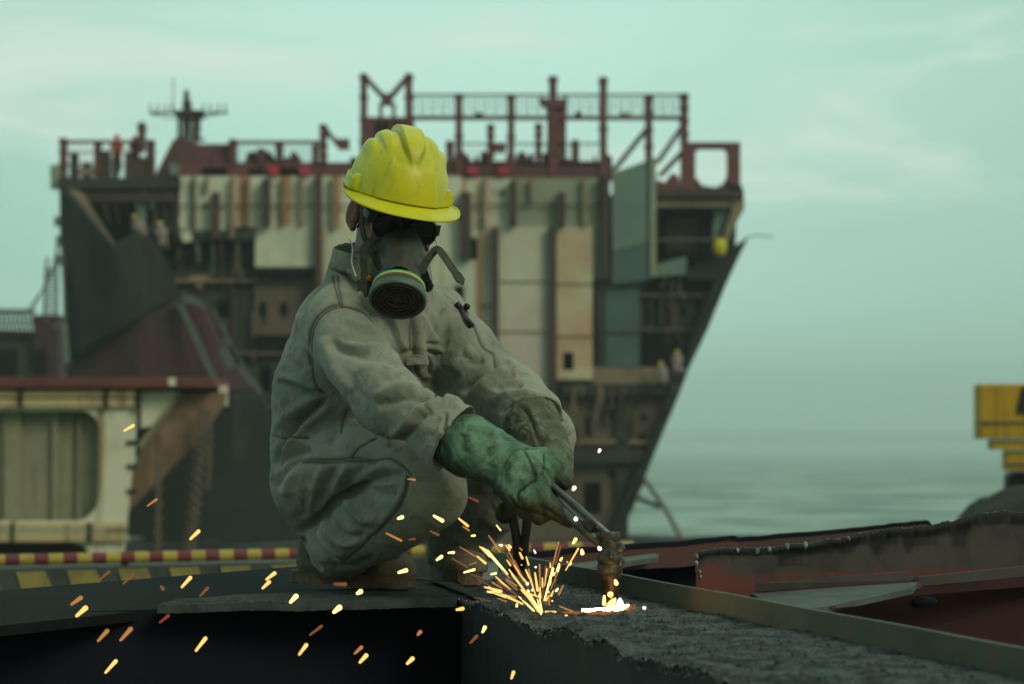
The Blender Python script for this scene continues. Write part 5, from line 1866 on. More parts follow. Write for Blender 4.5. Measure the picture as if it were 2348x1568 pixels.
for pts, w in (([(365, 995), (363, 1080), (362, 1270)], .07), ([(466, 930), (458, 1050), (440, 1200), (430, 1290)], .12), ([(480, 940), (478, 1060), (474, 1125)], .07001)):
    m = MB()
    cpts = catmull([W(x, y, YB - .2) for x, y in pts], 14)
    for i in range(len(cpts) - 1):
        p, q = cpts[i], cpts[i + 1]
        L = (q - p).length
        k = max(1, int(L / .11))
        for j in range(k):
            a = p.lerp(q, j / k); b = p.lerp(q, (j + .95) / k)
            s = Vector((w * .6, 0, 0)) if (i + j) % 2 else Vector((0, w * .6, 0))
            m.tube([a - s, b - s], w * .42, 5); m.tube([a + s, b + s], w * .42, 5)
    tag(m.build('hanging_chain', M['rust'], None, loc=cpts[0]),
        {.07: 'thin rusty chain hanging before the brown gusset', .12: 'thick rusty chain hanging from the end of the hull section', .07001: 'short rusty chain end beside the thick chain'}[w], 'chain', 'rusty chains on the hull section')
# ------------------------------------------------------------------ the ship being broken up
YS = 110.0
ship = empty('ship_hulk', W(900, 1240, YS), 'huge half dismantled cargo ship, its cut end showing decks and bulkheads', 'ship')
Z_ = 1.4
M['maroon'] = paint('maroon_deck_steel', lin(116, 76, 76), lin(96, 70, 70), .5 * Z_, 0.4, 0.7, 0.8)
M['maroon_d'] = paint('dark_maroon', lin(100, 72, 72), lin(82, 66, 65), .5 * Z_, 0.4, 0.7, 0.8)
M['pink'] = paint('faded_red_box', lin(190, 62, 86), None, 1, rough=0.7)
M['bulk'] = paint('cream_bulkhead', lin(220, 232, 204), lin(194, 208, 180), .55, 0.4, 0.65, 0.8, streak=lin(176, 112, 56), sscale=1.1, slo=.52, shi=.60)
M['bulkc'] = paint('plain_cream_bulkhead', lin(212, 224, 194), lin(186, 204, 174), .5, 0.4, 0.65, 0.8, streak=lin(158, 128, 88), sscale=.8, slo=.56, shi=.70)
M['bulkp'] = paint('pinkish_bulkhead', lin(196, 194, 178), lin(204, 214, 186), .22, 0.42, 0.6, 0.8, streak=lin(144, 118, 92), sscale=.7, slo=.56, shi=.72)
M['bulko'] = paint('ochre_bulkhead', lin(200, 202, 164), lin(192, 160, 126), .3, 0.45, 0.65, 0.8, streak=lin(178, 124, 70), sscale=.6, slo=.60, shi=.72)
M['teal'] = paint('teal_grey_panel', lin(116, 144, 130), lin(104, 130, 118), .4, 0.4, 0.65, 0.8)
M['teal2'] = paint('blue_teal_panel', lin(80, 110, 106), lin(72, 98, 95), .4, 0.4, 0.65, 0.8)
M['teal3'] = paint('green_teal_panel', lin(146, 164, 140), lin(150, 150, 120), .4, 0.45, 0.65, 0.8, streak=lin(150, 120, 90), sscale=.7, slo=.62, shi=.75)
M['stiff'] = paint('dark_stiffener', lin(78, 70, 62), lin(62, 58, 52), .5, 0.4, 0.7, 0.85)
M['hold'] = paint('sooty_shaded_hold', lin(68, 74, 66), lin(53, 59, 55), .4, 0.4, 0.7, 0.9, spec=0.1)  # soot and the shade under the decks put into one dark colour
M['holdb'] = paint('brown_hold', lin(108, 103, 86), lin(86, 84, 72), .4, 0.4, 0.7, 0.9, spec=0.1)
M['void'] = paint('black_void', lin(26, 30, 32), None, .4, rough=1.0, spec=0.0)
M['hull'] = paint('dark_hull_paint', lin(50, 60, 57), lin(40, 48, 46), .25, 0.4, 0.7, 0.85, spec=0.15, streak=lin(78, 92, 84), sscale=.35, slo=.56, shi=.74)
M['hullm'] = paint('maroon_boot_top', lin(94, 70, 74), lin(76, 82, 76), .3, 0.5, 0.66, 0.85, spec=0.15, streak=lin(64, 58, 58), sscale=.4, slo=.55, shi=.7)
M['hulle'] = paint('hull_edge', lin(92, 110, 98), None, .4, rough=0.8)
M['ledge'] = paint('beige_ledge', lin(150, 140, 110), lin(120, 112, 90), .5, 0.4, 0.7, 0.8)
M['vest_o'] = paint('orange_vest', lin(200, 80, 50), None, 3)
M['vest_r'] = paint('red_overalls', lin(160, 48, 60), None, 3)
M['vest_g'] = paint('grey_overalls', lin(150, 140, 136), None, 3)
M['cap_y'] = paint('yellow_cap', lin(206, 200, 40), None, 3, rough=0.4)


def part(nm, x0, y0, x1, y1, dY, d, mt, par=None, bevel=0):
    m = MB(); m.pbox(x0, y0, x1, y1, YS + dY, d)
    return m.build(nm, M[mt], par or ship, bevel=bevel)


def poly(nm, pts, dY, d, mt, par=None):
    m = MB(); m.ppoly(pts, YS + dY, d)
    return m.build(nm, M[mt], par or ship)


def stem_x(y):
    return float(np.interp(y, [543, 595, 650, 755, 845, 930, 1020, 1135, 1250], [1716, 1690, 1664, 1620, 1578, 1545, 1508, 1462, 1415])) - 14


def holed(nm, x0, y0, x1, y1, dY, d, mt, holes, clip=False):
    """wall with rectangular openings, each with a dark space behind"""
    xs = sorted({x0, x1} | {h[0] for h in holes} | {h[2] for h in holes}); ys_ = {y0, y1} | {h[1] for h in holes} | {h[3] for h in holes}
    if clip: ys_ |= set(range(int(y0) + 12, int(y1), 12))
    ys_ = sorted(ys_)
    m = MB()
    for i in range(len(xs) - 1):
        for j in range(len(ys_) - 1):
            cx, cy = (xs[i] + xs[i + 1]) / 2, (ys_[j] + ys_[j + 1]) / 2
            if not any(h[0] < cx < h[2] and h[1] < cy < h[3] for h in holes):
                e = min(xs[i + 1], stem_x(ys_[j + 1])) if clip else xs[i + 1]
                if e > xs[i]: m.pbox(xs[i], ys_[j], e, ys_[j + 1], YS + dY, d)
    o = m.build(nm, M[mt], ship)
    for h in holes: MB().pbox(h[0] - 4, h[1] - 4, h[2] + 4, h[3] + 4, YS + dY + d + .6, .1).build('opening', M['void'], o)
    return o


poly('inner_wall', [(150, 446), (1690, 446), (1686, 560), (1630, 612), (1600, 760), (1560, 842), (1496, 1000), (1400, 1250), (420, 1250), (420, 700), (300, 620), (160, 460)], 3.2, .2, 'hold')
# --- upper bulkheads, cream with rust runs
holed('bulkhead', 410, 404, 520, 544, 0, .3, 'bulk', [])
part('bulkhead', 520, 404, 612, 520, 0, .3, 'bulk')
part('bulkhead', 612, 404, 735, 519, 0, .3, 'bulk')
part('bulkhead', 735, 404, 1056, 524, 0, .3, 'bulk')
part('bulkhead', 1056, 408, 1170, 522, 0, .3, 'bulk')
part('bulkhead', 1170, 408, 1282, 522, 0, .3, 'teal3')
part('bulkhead', 1282, 408, 1398, 640, 0, .3, 'teal3')
part('bulkhead', 585, 519, 724, 613, -.1, .3, 'bulkc')
holed('bulkhead', 733, 524, 1100, 900, -.1, .3, 'bulkc', [(1072, 545, 1094, 596), (1041, 654, 1064, 705)])
part('bulkhead', 1143, 520, 1257, 930, -.2, .3, 'bulkp')
part('bulkhead', 1100, 524, 1143, 930, -.16, .3, 'bulkc')
holed('bulkhead', 1276, 520, 1358, 870, -.2, .3, 'bulko', [(1290, 808, 1315, 848)])
part('bulkhead', 1358, 522, 1398, 640, -.1, .25, 'teal')
part('bulkhead', 1388, 640, 1466, 842, -.15, .25, 'teal2')
part('bulkhead', 1358, 842, 1512, 882, -.1, .3, 'ledge')
poly('bulkhead', [(1366, 640), (1390, 648), (1390, 842), (1370, 842)], -.1, .25, 'hold')
poly('bulkhead', [(1404, 396), (1490, 366), (1496, 640), (1404, 652)], -.5, .25, 'teal')
poly('bulkhead', [(1404, 574), (1494, 552), (1496, 640), (1404, 652)], -.56, .05, 'teal2')
part('corner_post', 1491, 362, 1504, 634, -.7, .4, 'teal3')
poly('bulkhead', [(1506, 606), (1573, 587), (1573, 628), (1506, 634)], -.4, .25, 'teal')
# --- stiffeners
for x0, y0, x1, y1 in ((484, 440, 501, 546), (600, 410, 618, 516), (722, 400, 736, 690), (1054, 440, 1080, 592), (1168, 414, 1184, 516), (1280, 440, 1296, 516), (1380, 400, 1396, 640),
                       (1127, 520, 1142, 840), (1258, 520, 1276, 935), (440, 405, 446, 545), (470, 405, 476, 440), (528, 405, 536, 545), (566, 405, 571, 516), (646, 405, 651, 516), (686, 405, 694, 516), (760, 404, 770, 524), (1108, 408, 1114, 520), (1216, 408, 1222, 460), (1336, 408, 1342, 520)):
    thin = (x1 - x0) < 12
    part('stiffener', x0, y0, x1, y1, -.35 if thin else -.6, .3 if thin else .55, 'ledge' if thin and x0 not in (440,) else 'stiff')
for x0, x1, y in ((410, 735, 468), (1056, 1398, 468), (1143, 1257, 645), (1100, 1143, 700), (1143, 1257, 760), (1276, 1358, 650), (1276, 1358, 770), (1404, 1490, 470), (1388, 1466, 760), (735, 1056, 470)):
    part('seam', x0, y, x1, y + 3, -.24, .05, 'stiff')
# --- dark lower holds
holed('lower_hold', 1080, 882, 1560, 1250, .5, .3, 'holdb', [(1342, 955, 1362, 1000), (1387, 918, 1406, 962), (1469, 950, 1483, 967), (1450, 995, 1482, 1014), (1394, 1076, 1412, 1098), (1338, 1106, 1378, 1178), (1500, 900, 1512, 915)], True)
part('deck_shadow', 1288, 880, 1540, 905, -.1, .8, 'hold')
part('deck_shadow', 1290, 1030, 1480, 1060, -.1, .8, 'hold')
part('column', 1412, 882, 1440, 1250, .2, .4, 'hold')
holed('side_hold', 1466, 628, 1640, 842, .6, .3, 'hold', [(1478, 704, 1494, 742), (1560, 700, 1572, 726), (1596, 690, 1606, 712)], True)
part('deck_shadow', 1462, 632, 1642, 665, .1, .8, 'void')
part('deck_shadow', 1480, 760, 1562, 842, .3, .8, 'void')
holed('lower_hold', 400, 545, 735, 1250, .6, .3, 'hold', [(496, 690, 524, 736), (594, 690, 612, 730), (642, 690, 662, 730), (596, 840, 622, 900), (596, 820, 600, 830)])
part('brown_cell', 583, 626, 735, 770, .35, .2, 'holdb')
for x in (603, 651):
    m = MB()
    c = W(x, 709, YS + .33)
    m.lathe([(.001, -.02), (.19, -.02), (.19, .02), (.001, .02)], (0, 0, 0), (0, 1, 0), 20)
    k = 20 * 4
    for i in range(len(m.V) - k, len(m.V)):
        v = m.V[i]; m.V[i] = (v[0] + c.x, v[1] + c.y, v[2] * 1.9 + c.z)
    m.build('oval_window', M['void'], ship)
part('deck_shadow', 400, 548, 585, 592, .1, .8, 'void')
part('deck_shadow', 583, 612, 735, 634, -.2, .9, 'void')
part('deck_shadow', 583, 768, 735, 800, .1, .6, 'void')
poly('triangle_plate', [(430, 632), (484, 630), (458, 664)], .3, .1, 'ledge')
part('deck_beam', 400, 528, 585, 548, -.3, .6, 'hold')
poly('deck_beam', [(540, 545), (585, 518), (585, 548), (540, 552)], -.35, .6, 'hold')
poly('white_fitting', [(412, 534), (436, 528), (440, 552), (420, 556)], -.5, .3, 'bulkc')
# ribs, deck edges and hanging pipes inside the cut holds
rq = random.Random(21)
for x0, x1, y in ((400, 585, 640), (400, 735, 806), (440, 735, 930), (480, 735, 1060), (1290, 1545, 1010), (1290, 1500, 1062), (1466, 1640, 672), (1466, 1600, 752), (1510, 1680, 545)):
    part('deck_edge', x0, y, min(x1, stem_x(y) - 8) if x0 > 1200 else x1, y + 7, .2, .5, 'ledge' if rq.random() < .4 else 'holdb')
for k in range(34):
    x = rq.choice((rq.uniform(410, 580), rq.uniform(440, 730), rq.uniform(1295, 1470), rq.uniform(1470, 1580)))
    y = rq.uniform(640, 1000) if x < 800 else (rq.uniform(890, 1120) if x < 1470 else rq.uniform(640, 780))
    part('rib', x, y, x + rq.uniform(3, 9), y + rq.uniform(40, 120), rq.uniform(.1, .4), .3, rq.choice(('holdb', 'hold', 'stiff', 'holdb')))
for k in range(26):
    x = rq.choice((rq.uniform(405, 580), rq.uniform(1300, 1460), rq.uniform(1470, 1600), rq.uniform(200, 395)))
    y = {0: 550, 1: 884, 2: 632}[0 if 400 < x < 800 else (1 if x < 1470 else 2)] if x > 400 else 440
    m = MB(); L = rq.uniform(25, 95)
    m.tube(catmull([W(x, y, YS - .1), W(x + rq.uniform(-6, 6), y + L * .5, YS - .1), W(x + rq.uniform(-10, 10), y + L, YS)], 4), rq.uniform(.03, .08), 6)
    m.build('hanging_pipe', M[rq.choice(('ledge', 'stiff', 'holdb', 'teal'))], ship, smooth=True)
for k in range(40):
    x = rq.uniform(420, 1390); w_ = rq.uniform(5, 22); h_ = rq.uniform(6, 30)
    poly('hatch_clutter', [(x, 374), (x + rq.uniform(-2, 4), 374 - h_ * .7), (x + w_ * .5, 374 - h_), (x + w_, 374 - h_ * rq.uniform(.3, .9)), (x + w_, 374)], rq.uniform(.2, 1.2), .5, rq.choice(('maroon', 'maroon_d', 'stiff')))
for k in range(30):
    x = rq.uniform(415, 1380); y = rq.uniform(404, 512)
    part('torn_patch', x, y, x + rq.uniform(3, 16), y + rq.uniform(3, 12), -.02 if x < 735 else -.03, .02, rq.choice(('stiff', 'ledge', 'teal3', 'bulko')))
# --- starboard shell, the raked stem on the right
stem = [(1716, 543), (1668, 580), (1640, 592), (1572, 628), (1640, 640), (1600, 720), (1560, 842), (1512, 843), (1512, 882), (1552, 884), (1500, 1000), (1452, 1100), (1380, 1250), (1415, 1250), (1462, 1135), (1508, 1020), (1545, 930), (1578, 845), (1620, 755), (1664, 650), (1690, 595)]
poly('stem_shell', [(1716, 543), (1640, 590), (1570, 628), (1574, 640), (1640, 640), (1610, 710), (1566, 842), (1578, 846), (1622, 755), (1664, 652), (1690, 596)], -.4, 1.2, 'hull')
poly('stem_shell', [(1580, 843), (1512, 872), (1552, 884), (1500, 1000), (1452, 1100), (1380, 1250), (1413, 1250), (1462, 1135), (1508, 1020), (1546, 930)], -.4, 1.2, 'hull')
poly('stem_edge', [(1457, 1140), (1476, 1092), (1480, 1096), (1446, 1178)], -.6, .2, 'rusty')
poly('bow_lining', [(1676, 436), (1705, 436), (1706, 478), (1662, 560), (1652, 570), (1664, 520), (1678, 480)], -.3, .3, 'ledge')
poly('bow_lining', [(1640, 470), (1672, 480), (1650, 545), (1632, 545)], .2, .2, 'teal')
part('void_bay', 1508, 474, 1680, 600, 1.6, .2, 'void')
part('bay_wall', 1528, 500, 1600, 585, 1.2, .2, 'hold')
part('ledge_beam', 1504, 458, 1672, 474, -.3, .8, 'ledge')
part('forward_deck', 1500, 434, 1704, 452, -.6, 3, 'stiff')
poly('deck_clutter', [(1500, 436), (1506, 412), (1524, 418), (1540, 396), (1556, 404), (1560, 436)], -.1, .8, 'maroon')
poly('deck_clutter', [(1596, 436), (1604, 424), (1640, 430), (1664, 418), (1680, 426), (1700, 424), (1702, 436)], -.1, .8, 'stiff')
# --- port shell on the left, cut open with a maroon boot topping
def shell(nm, pts, mt, bul, n=26):
    """bulging plate: the outline filled with a grid whose middle stands bul metres nearer"""
    P = [Vector((x, y)) for x, y in pts]
    bm = bmesh.new()
    vs = [bm.verts.new((x, y, 0)) for x, y in pts]
    es = [bm.edges.new((vs[i], vs[(i + 1) % len(vs)])) for i in range(len(vs))]
    bmesh.ops.triangle_fill(bm, edges=es, use_beauty=True)
    for _ in range(4):
        bmesh.ops.subdivide_edges(bm, edges=[e for e in bm.edges if e.calc_length() > 22], cuts=1)
        bmesh.ops.triangulate(bm, faces=bm.faces)
    bm.verts.index_update()
    V = [tuple(v.co) for v in bm.verts]; Fc = [tuple(v.index for v in f.verts) for f in bm.faces]
    bm.free()
    ox = min(p[0] for p in pts); wx = max(p[0] for p in pts) - ox
    out = []
    for x, y, _ in V:
        t = (x - ox) / wx
        out.append(W(x, y, YS - 1.0 - bul * math.sin(PI * min(max(t * .8 + .1, 0), 1)) + 0.004 * (y - 700)))
    o = link_mesh(nm, out, Fc, M[mt], ship)
    bm = bmesh.new(); bm.from_mesh(o.data); bmesh.ops.recalc_face_normals(bm, faces=bm.faces); bm.to_mesh(o.data); bm.free()
    s = o.modifiers.new('plate', 'SOLIDIFY'); s.thickness = .12
    return o


shell('port_shell', [(136, 432), (165, 446), (205, 500), (258, 562), (290, 545), (325, 532), (352, 548), (385, 600), (412, 668), (404, 690), (300, 745), (220, 790), (150, 832), (146, 700), (138, 560)], 'hull', 2.2)
shell('port_shell', [(150, 832), (220, 790), (300, 745), (404, 690), (440, 684), (470, 700), (505, 770), (560, 845), (600, 900), (520, 905), (400, 905), (160, 905)], 'hullm', 2.0)
shell('port_shell', [(500, 905), (600, 898), (640, 1000), (665, 1110), (690, 1292), (230, 1292), (250, 1160), (370, 1030)], 'hull', 1.6)
for pts in ([(402, 690), (412, 678), (512, 900), (500, 905)], [(408, 684), (440, 676), (476, 700), (464, 706), (436, 694), (412, 700)], [(484, 706), (494, 712), (560, 842), (604, 900), (594, 903), (548, 850)], [(500, 800), (530, 790), (552, 836), (520, 846)]):
    poly('torn_plate_edge', pts, -3.6, .2, 'hulle')
poly('torn_plate_edge', [(137, 440), (147, 446), (152, 820), (148, 832)], -2.4, .3, 'hulle')
poly('torn_plate_edge', [(142, 740), (152, 742), (158, 830), (150, 834)], -2.6, .3, 'teal')
poly('diagonal_strut', [(158, 432), (186, 440), (262, 560), (250, 566)], -.9, .4, 'ledge')
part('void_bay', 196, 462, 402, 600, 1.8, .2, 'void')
part('deck_beam', 180, 440, 402, 463, -.2, .8, 'stiff')
part('upper_deck', 134, 408, 412, 432, -.4, 2.5, 'hold')
for x in (322, 350, 372, 392): part('pillar', x, 420, x + 11, 540, .1, .3, 'hold' if x != 322 else 'teal')
poly('bracket', [(372, 440), (412, 432), (412, 500)], 0, .2, 'hold')
part('deck_ledge', 300, 516, 410, 530, -.3, .6, 'hold')
part('side_fitting', 115, 378, 136, 432, -.2, .6, 'teal3')
for x, y in ((124, 496), (128, 540), (126, 585)): part('side_fitting', x, y, 137, y + 22, -.1, .4, 'teal')
# --- top of the hull: coaming, posts, lashing frames
part('coaming', 412, 372, 820, 405, .1, 1.6, 'maroon')
part('coaming', 820, 372, 1404, 409, .1, 1.6, 'maroon_d')
poly('coaming', [(352, 408), (396, 322), (412, 312), (456, 330), (456, 408)], .3, 1.2, 'maroon_d')
part('coaming', 455, 330, 532, 376, .4, 1.4, 'maroon')
part('dark_recess', 464, 384, 520, 402, 0, .15, 'void')
part('dark_recess', 572, 386, 602, 402, 0, .15, 'void')
part('dark_recess', 640, 384, 680, 402, 0, .15, 'void')
for x in (627, 698, 1084, 1153): part('red_box', x - 11, 379, x + 11, 400, -.25, .3, 'pink')
for x0, x1 in ((560, 600), (600, 632), (660, 690), (1040, 1080), (1180, 1215)):
    poly('hatch_clutter', [(x0, 374), (x0 + 6, 352), ((x0 + x1) / 2, 346), (x1 - 4, 360), (x1, 374)], .4, .8, 'maroon_d')


def post(x0, x1, y0, y1, mt='maroon', dY=0.0, head=True):
    x0 -= 1.5; x1 += 1.5
    m = MB(); m.pbox(x0, y0, x1, y1, YS + dY, .5)
    if head: m.pbox(x0 - 2.5, y0 + 4, x1 + 2.5, y0 + 12, YS + dY - .06, .62)
    c = (x0 + x1) / 2
    for k in range(1, 4):
        yy = y0 + (y1 - y0) * k / 4
        m.pbox(x0 - 3, yy, x1 + 3, yy + 5, YS + dY - .05, .6)
    return m.build('post', M[mt], ship)


for a in ((827, 839, 168, 372), (930, 943, 168, 372), (1045, 1058, 214, 404), (1165, 1178, 216, 404), (1260, 1275, 174, 404), (1376, 1390, 176, 640), (1481, 1494, 216, 372), (1562, 1576, 213, 335),
          (1119, 1130, 284, 376), (1229, 1240, 282, 376), (1313, 1324, 320, 376), (1025, 1036, 322, 376), (735, 746, 284, 376), (527, 538, 318, 376), (634, 644, 322, 376), (592, 602, 340, 376), (318, 328, 280, 345), (138, 149, 316, 432), (218, 226, 322, 410), (718, 726, 330, 376)):
    post(*a)
part('lashing_frame', 1254, 228, 1298, 392, .2, .6, 'maroon')
part('lashing_frame', 825, 268, 948, 374, .1, .8, 'maroon')
for x in (862, 880, 905): part('frame_slot', x, 278, x + 10, 300, -.02, .1, 'void')
m = MB(); m.pbox(873, 214, 899, 240, YS, .5); m.pbox(868, 236, 876, 268, YS, .4); m.pbox(898, 236, 906, 268, YS, .4); m.build('crosshead', M['maroon'], ship)
m = MB()
for a, b in (((832, 172), (878, 222)), ((938, 172), (896, 222))): m.bar(W(*a, YS + .2), W(*b, YS + .2), .22, .4)
m.build('crosshead_brace', M['maroon'], ship)
poly('crosshead', [(1234, 221), (1250, 226), (1288, 226), (1302, 220), (1300, 240), (1284, 246), (1250, 246), (1238, 240)], -.1, .5, 'maroon')
m = MB(); m.pbox(1124, 330, 1160, 348, YS, .4); m.build('crosshead', M['maroon'], ship)
poly('crosshead', [(738, 286), (748, 290), (770, 318), (800, 318), (800, 342), (776, 342), (748, 306), (748, 374), (738, 374)], -.05, .4, 'maroon')
for x0, x1, y0, y1 in ((943, 1576, 265, 274), (1036, 1390, 369, 379), (149, 320, 321, 327), (532, 736, 322, 328), (1036, 1386, 327, 329), (943, 1570, 215, 218)):
    part('rail_beam', x0, y0, x1, y1, .1, .3, 'maroon' if y1 - y0 > 4 else 'stiff')
m = MB()
for i in range(52):
    x = 950 + i * 12
    a = W(x, 217, YS + .25); b = W(x + (2 if i % 2 else -2), 265, YS + .25)
    m.tube([a, b], .018, 4)
for y in (228, 240, 252): m.tube([W(945, y, YS + .25), W(1568, y, YS + .25)], .012, 4)
for i in range(28):
    m.tube([W(1040 + i * 12.5, 328, YS + .3), W(1040 + i * 12.5, 370, YS + .3)], .014, 4)
m.build('netting', M['stiff'], ship)
m = MB()
for i in range(24):
    x = 540 + i * 8.5
    m.tube([W(x, 326, YS + .35), W(x, 374, YS + .35)], .016, 4)
for i in range(20):
    x = 152 + i * 9
    m.tube([W(x, 326, YS + .35), W(x, 408, YS + .35)], .016, 4)
for y in (350, 378): m.tube([W(150, y, YS + .35), W(330, y, YS + .35)], .03, 5)
m.build('railing', M['stiff'], ship)
for x0, x1, y0, y1 in ((230, 250, 345, 410), (285, 300, 350, 410), (335, 352, 320, 410), (160, 176, 350, 410), (300, 340, 360, 410), (256, 268, 360, 410), (188, 206, 372, 410)):
    part('winch_gear', x0, y0, x1, y1, .3, .6, 'maroon_d' if x0 % 2 else 'stiff')
part('deck_box', 178, 384, 214, 402, -.1, .4, 'ledge')
poly('deck_box', [(388, 380), (396, 372), (410, 380), (410, 400), (388, 402)], -.2, .3, 'teal')
for a, b in (((1404, 392), (1482, 294)), ((1504, 374), (1562, 290)), ((1510, 404), (1572, 338))):
    m = MB(); m.bar(W(*a, YS + .3), W(*b, YS + .3), .16, .3)
    m.bar(W(a[0] + 8, a[1], YS + .3), W(b[0] + 8, b[1], YS + .3), .06, .1)
    m.build('brace', M['stiff'], ship)
# gate frame at the right end with rounded corners
m = MB()
ppf = [(1576, 326), (1697, 326), (1697, 436), (1668, 436), (1668, 352)] + arc(1656, 352, 12, 0, -PI / 2, 6) + arc(1606, 352, 12, -PI / 2, -PI, 6) + [(1594, 420), (1600, 436), (1560, 436), (1562, 330)]
m.ppoly(ppf, YS - .1, .6); m.build('gate_frame', M['maroon'], ship)
for a, b in (((1600, 410), (1610, 430)), ((1668, 400), (1655, 430))):
    m = MB(); m.ppoly([a, b, (b[0] + (-20 if a[0] < 1630 else 22), b[1] + 6), (a[0] + (-10 if a[0] < 1630 else 10), a[1])], YS, .4); m.build('corner_plate', M['stiff'], ship)
part('beam_clutter', 1088, 258, 1106, 268, -.1, .3, 'maroon_d'); part('beam_clutter', 1318, 256, 1334, 268, -.1, .3, 'maroon_d'); part('beam_clutter', 1420, 258, 1446, 268, -.1, .3, 'ledge')
# radar mast
m = MB()
for x in (412, 424, 446, 456): m.tube([W(x, 264, YS + 6), W(x - 2, 326, YS + 6)], .10, 6)
for y in (280, 296, 312): m.bar(W(410, y, YS + 6), W(458, y, YS + 6), .09)
for i in range(3): m.bar(W(412, 264 + 16 * i, YS + 6), W(456, 280 + 16 * i, YS + 6), .05)
m.pbox(400, 252, 462, 265, YS + 5.7, 1.4)
m.pbox(342, 256, 520, 260, YS + 6, .3)
m.tube([W(428, 252, YS + 6), W(427, 206, YS + 6)], [.2, .09], 8)
m.pbox(418, 232, 437, 252, YS + 5.9, .5); m.pbox(421, 216, 433, 220, YS + 5.9, .4)
for x in (344, 362, 380, 394, 466, 482, 500, 516): m.tube([W(x, 256, YS + 6), W(x, 238, YS + 6)], .04, 5)
for x in (346, 500): m.bar(W(x, 262, YS + 6), W(410 if x < 400 else 450, 274, YS + 6), .05)
m.tube([W(397, 252, YS + 6), W(397, 178, YS + 6)], .025, 5)
m.pbox(428, 264, 436, 330, YS + 6, .3)
m.pbox(445, 318, 470, 322, YS + 6, .3)
m.build('radar_mast', M['stiff'], ship)
# yellow float and mooring
m = MB(); m.lathe([(.01, -.42), (.26, -.36), (.32, 0), (.26, .34), (.01, .40)], W(1650, 566, YS - .9), (.1, 0, 1), 14)
tag(m.build('float', M['cap_y'], None, smooth=True, loc=W(1650, 566, YS - .9)), 'yellow float sitting on the ledge near the bow point', 'float')
m = MB()
m.tube(catmull([W(1474, 1096, YS + 1), W(1520, 1160, YS - 12), W(1560, 1232, YS - 26)], 8), .10, 6)
m.tube(catmull([W(1456, 1140, YS + 1), W(1482, 1150, YS - 2), W(1508, 1160, YS - 10)], 8), .12, 6)
tag(m.build('mooring_rope', M['rust'], None, loc=W(1474, 1096, YS + 1)), 'grey forked mooring rope running down from the bow to the right', 'rope')
m = MB(); m.tube(catmull([W(1712, 543, YS + .2), W(1745, 540, YS), W(1772, 544, YS)], 5), .03, 5)
m.build('wire_stub', M['stiff'], ship)


# --- small far workers
def far_worker(px, py, hgt, dY, mt, label, lean=0.0, crouch=False):
    base = W(px, py, YS + dY)
    w = empty('person', base, label, 'person', 'shipbreakers on the hulk')
    s = hgt / 1.7
    b = SDF(np.array(base) - np.array([.9, .7, .1]), np.array(base) + np.array([.9, .7, 2.0 * s]), .035)
    at = lambda x, y, z: base + Vector((x * s + lean * z * s, y * s, z * s))
    hz = .55 if crouch else .85
    b.chain([at(-.10, 0, hz), at(-.14, -.15 if crouch else 0, hz * .55), at(-.12, .02, .06)], [.10, .08, .06], .03)
    b.chain([at(.10, 0, hz), at(.14, -.15 if crouch else 0, hz * .55), at(.12, .02, .06)], [.10, .08, .06], .03)
    b.chain([at(0, 0, hz), at(0, 0, hz + .30), at(0, 0, hz + .52)], [.15, .17, .14], .05)
    for q in (-1, 1): b.chain([at(q * .19, 0, hz + .52), at(q * .27, -.05, hz + .25), at(q * .20, -.22, hz + .08)], [.07, .055, .045], .03)
    b.cone(at(0, 0, hz + .55), at(0, 0, hz + .72), .06, .10, .03)
    V, Q = b.mesh(1)
    link_mesh('body', V, Q.tolist(), M[mt], w)
    MB().lathe([(.17 * s, -.01), (.15 * s, .02), (.135 * s, .08 * s), (.08 * s, .14 * s), (.01, .155 * s)], at(0, 0, hz + .74), (0, 0, 1), 14, False).build('hard_hat', M['cap_y' if mt == 'vest_g' else mt], w, smooth=True)


far_worker(268, 395, 1.7, 1.2, 'vest_o', 'tiny far worker in orange standing at the upper left rail of the ship')
far_worker(310, 398, 1.7, 1.0, 'vest_r', 'tiny far worker in red beside the thin pipe on the ship deck')
far_worker(338, 556, 1.5, -1.6, 'vest_g', 'small far worker with yellow helmet bent over the dark hull plate', -.5, True)
far_worker(378, 572, 1.5, -1.7, 'vest_g', 'small far worker with yellow helmet right of his bent workmate', -.2, True)
far_worker(1552, 858, 1.3, -1.0, 'vest_g', 'small far worker with yellow helmet high on the bow step', 0, True)
far_worker(1524, 884, 1.3, -1.0, 'vest_g', 'small far worker with yellow helmet lower on the bow step', -.2, True)

# ------------------------------------------------------------------ second ship far left with a stair tower
YL = 135.0
tug = empty('work_barge', W(60, 860, YL), 'dark barge far left with maroon deckhouse, lattice rail and stair', 'barge')
M['plum'] = paint('dark_plum_steel', lin(72, 48, 58), lin(56, 44, 52), .6, 0.4, 0.7, 0.8)
def bp(nm, x0, y0, x1, y1, d, mt, dY=0): return MB().pbox(x0, y0, x1, y1, YL + dY, d).build(nm, M[mt], tug)
bp('deckhouse', 76, 722, 134, 875, 4, 'plum')
bp('opening', 80, 800, 106, 860, .1, 'void', -.2)
bp('hull', -200, 762, 80, 890, 5, 'hold', .5)
bp('opening', -20, 800, 40, 860, .1, 'void', .3)
m = MB()
for k, y in enumerate(np.linspace(710, 758, 2)): m.bar(W(-200, y, YL), W(76, y + 3, YL), .18)
for i in range(26):
    x = -180 + i * 10
    m.bar(W(x, 710, YL), W(x + 10, 758, YL), .07); m.bar(W(x + 10, 710, YL), W(x, 758, YL), .07)
m.bar(W(-200, 734, YL), W(76, 736, YL), .08)
m.build('lattice_rail', M['stiff'], tug)
m = MB()
for i in range(13):
    y = 616 + i * 9
    m.pbox(100, y, 130, y + 3.5, YL, .5)
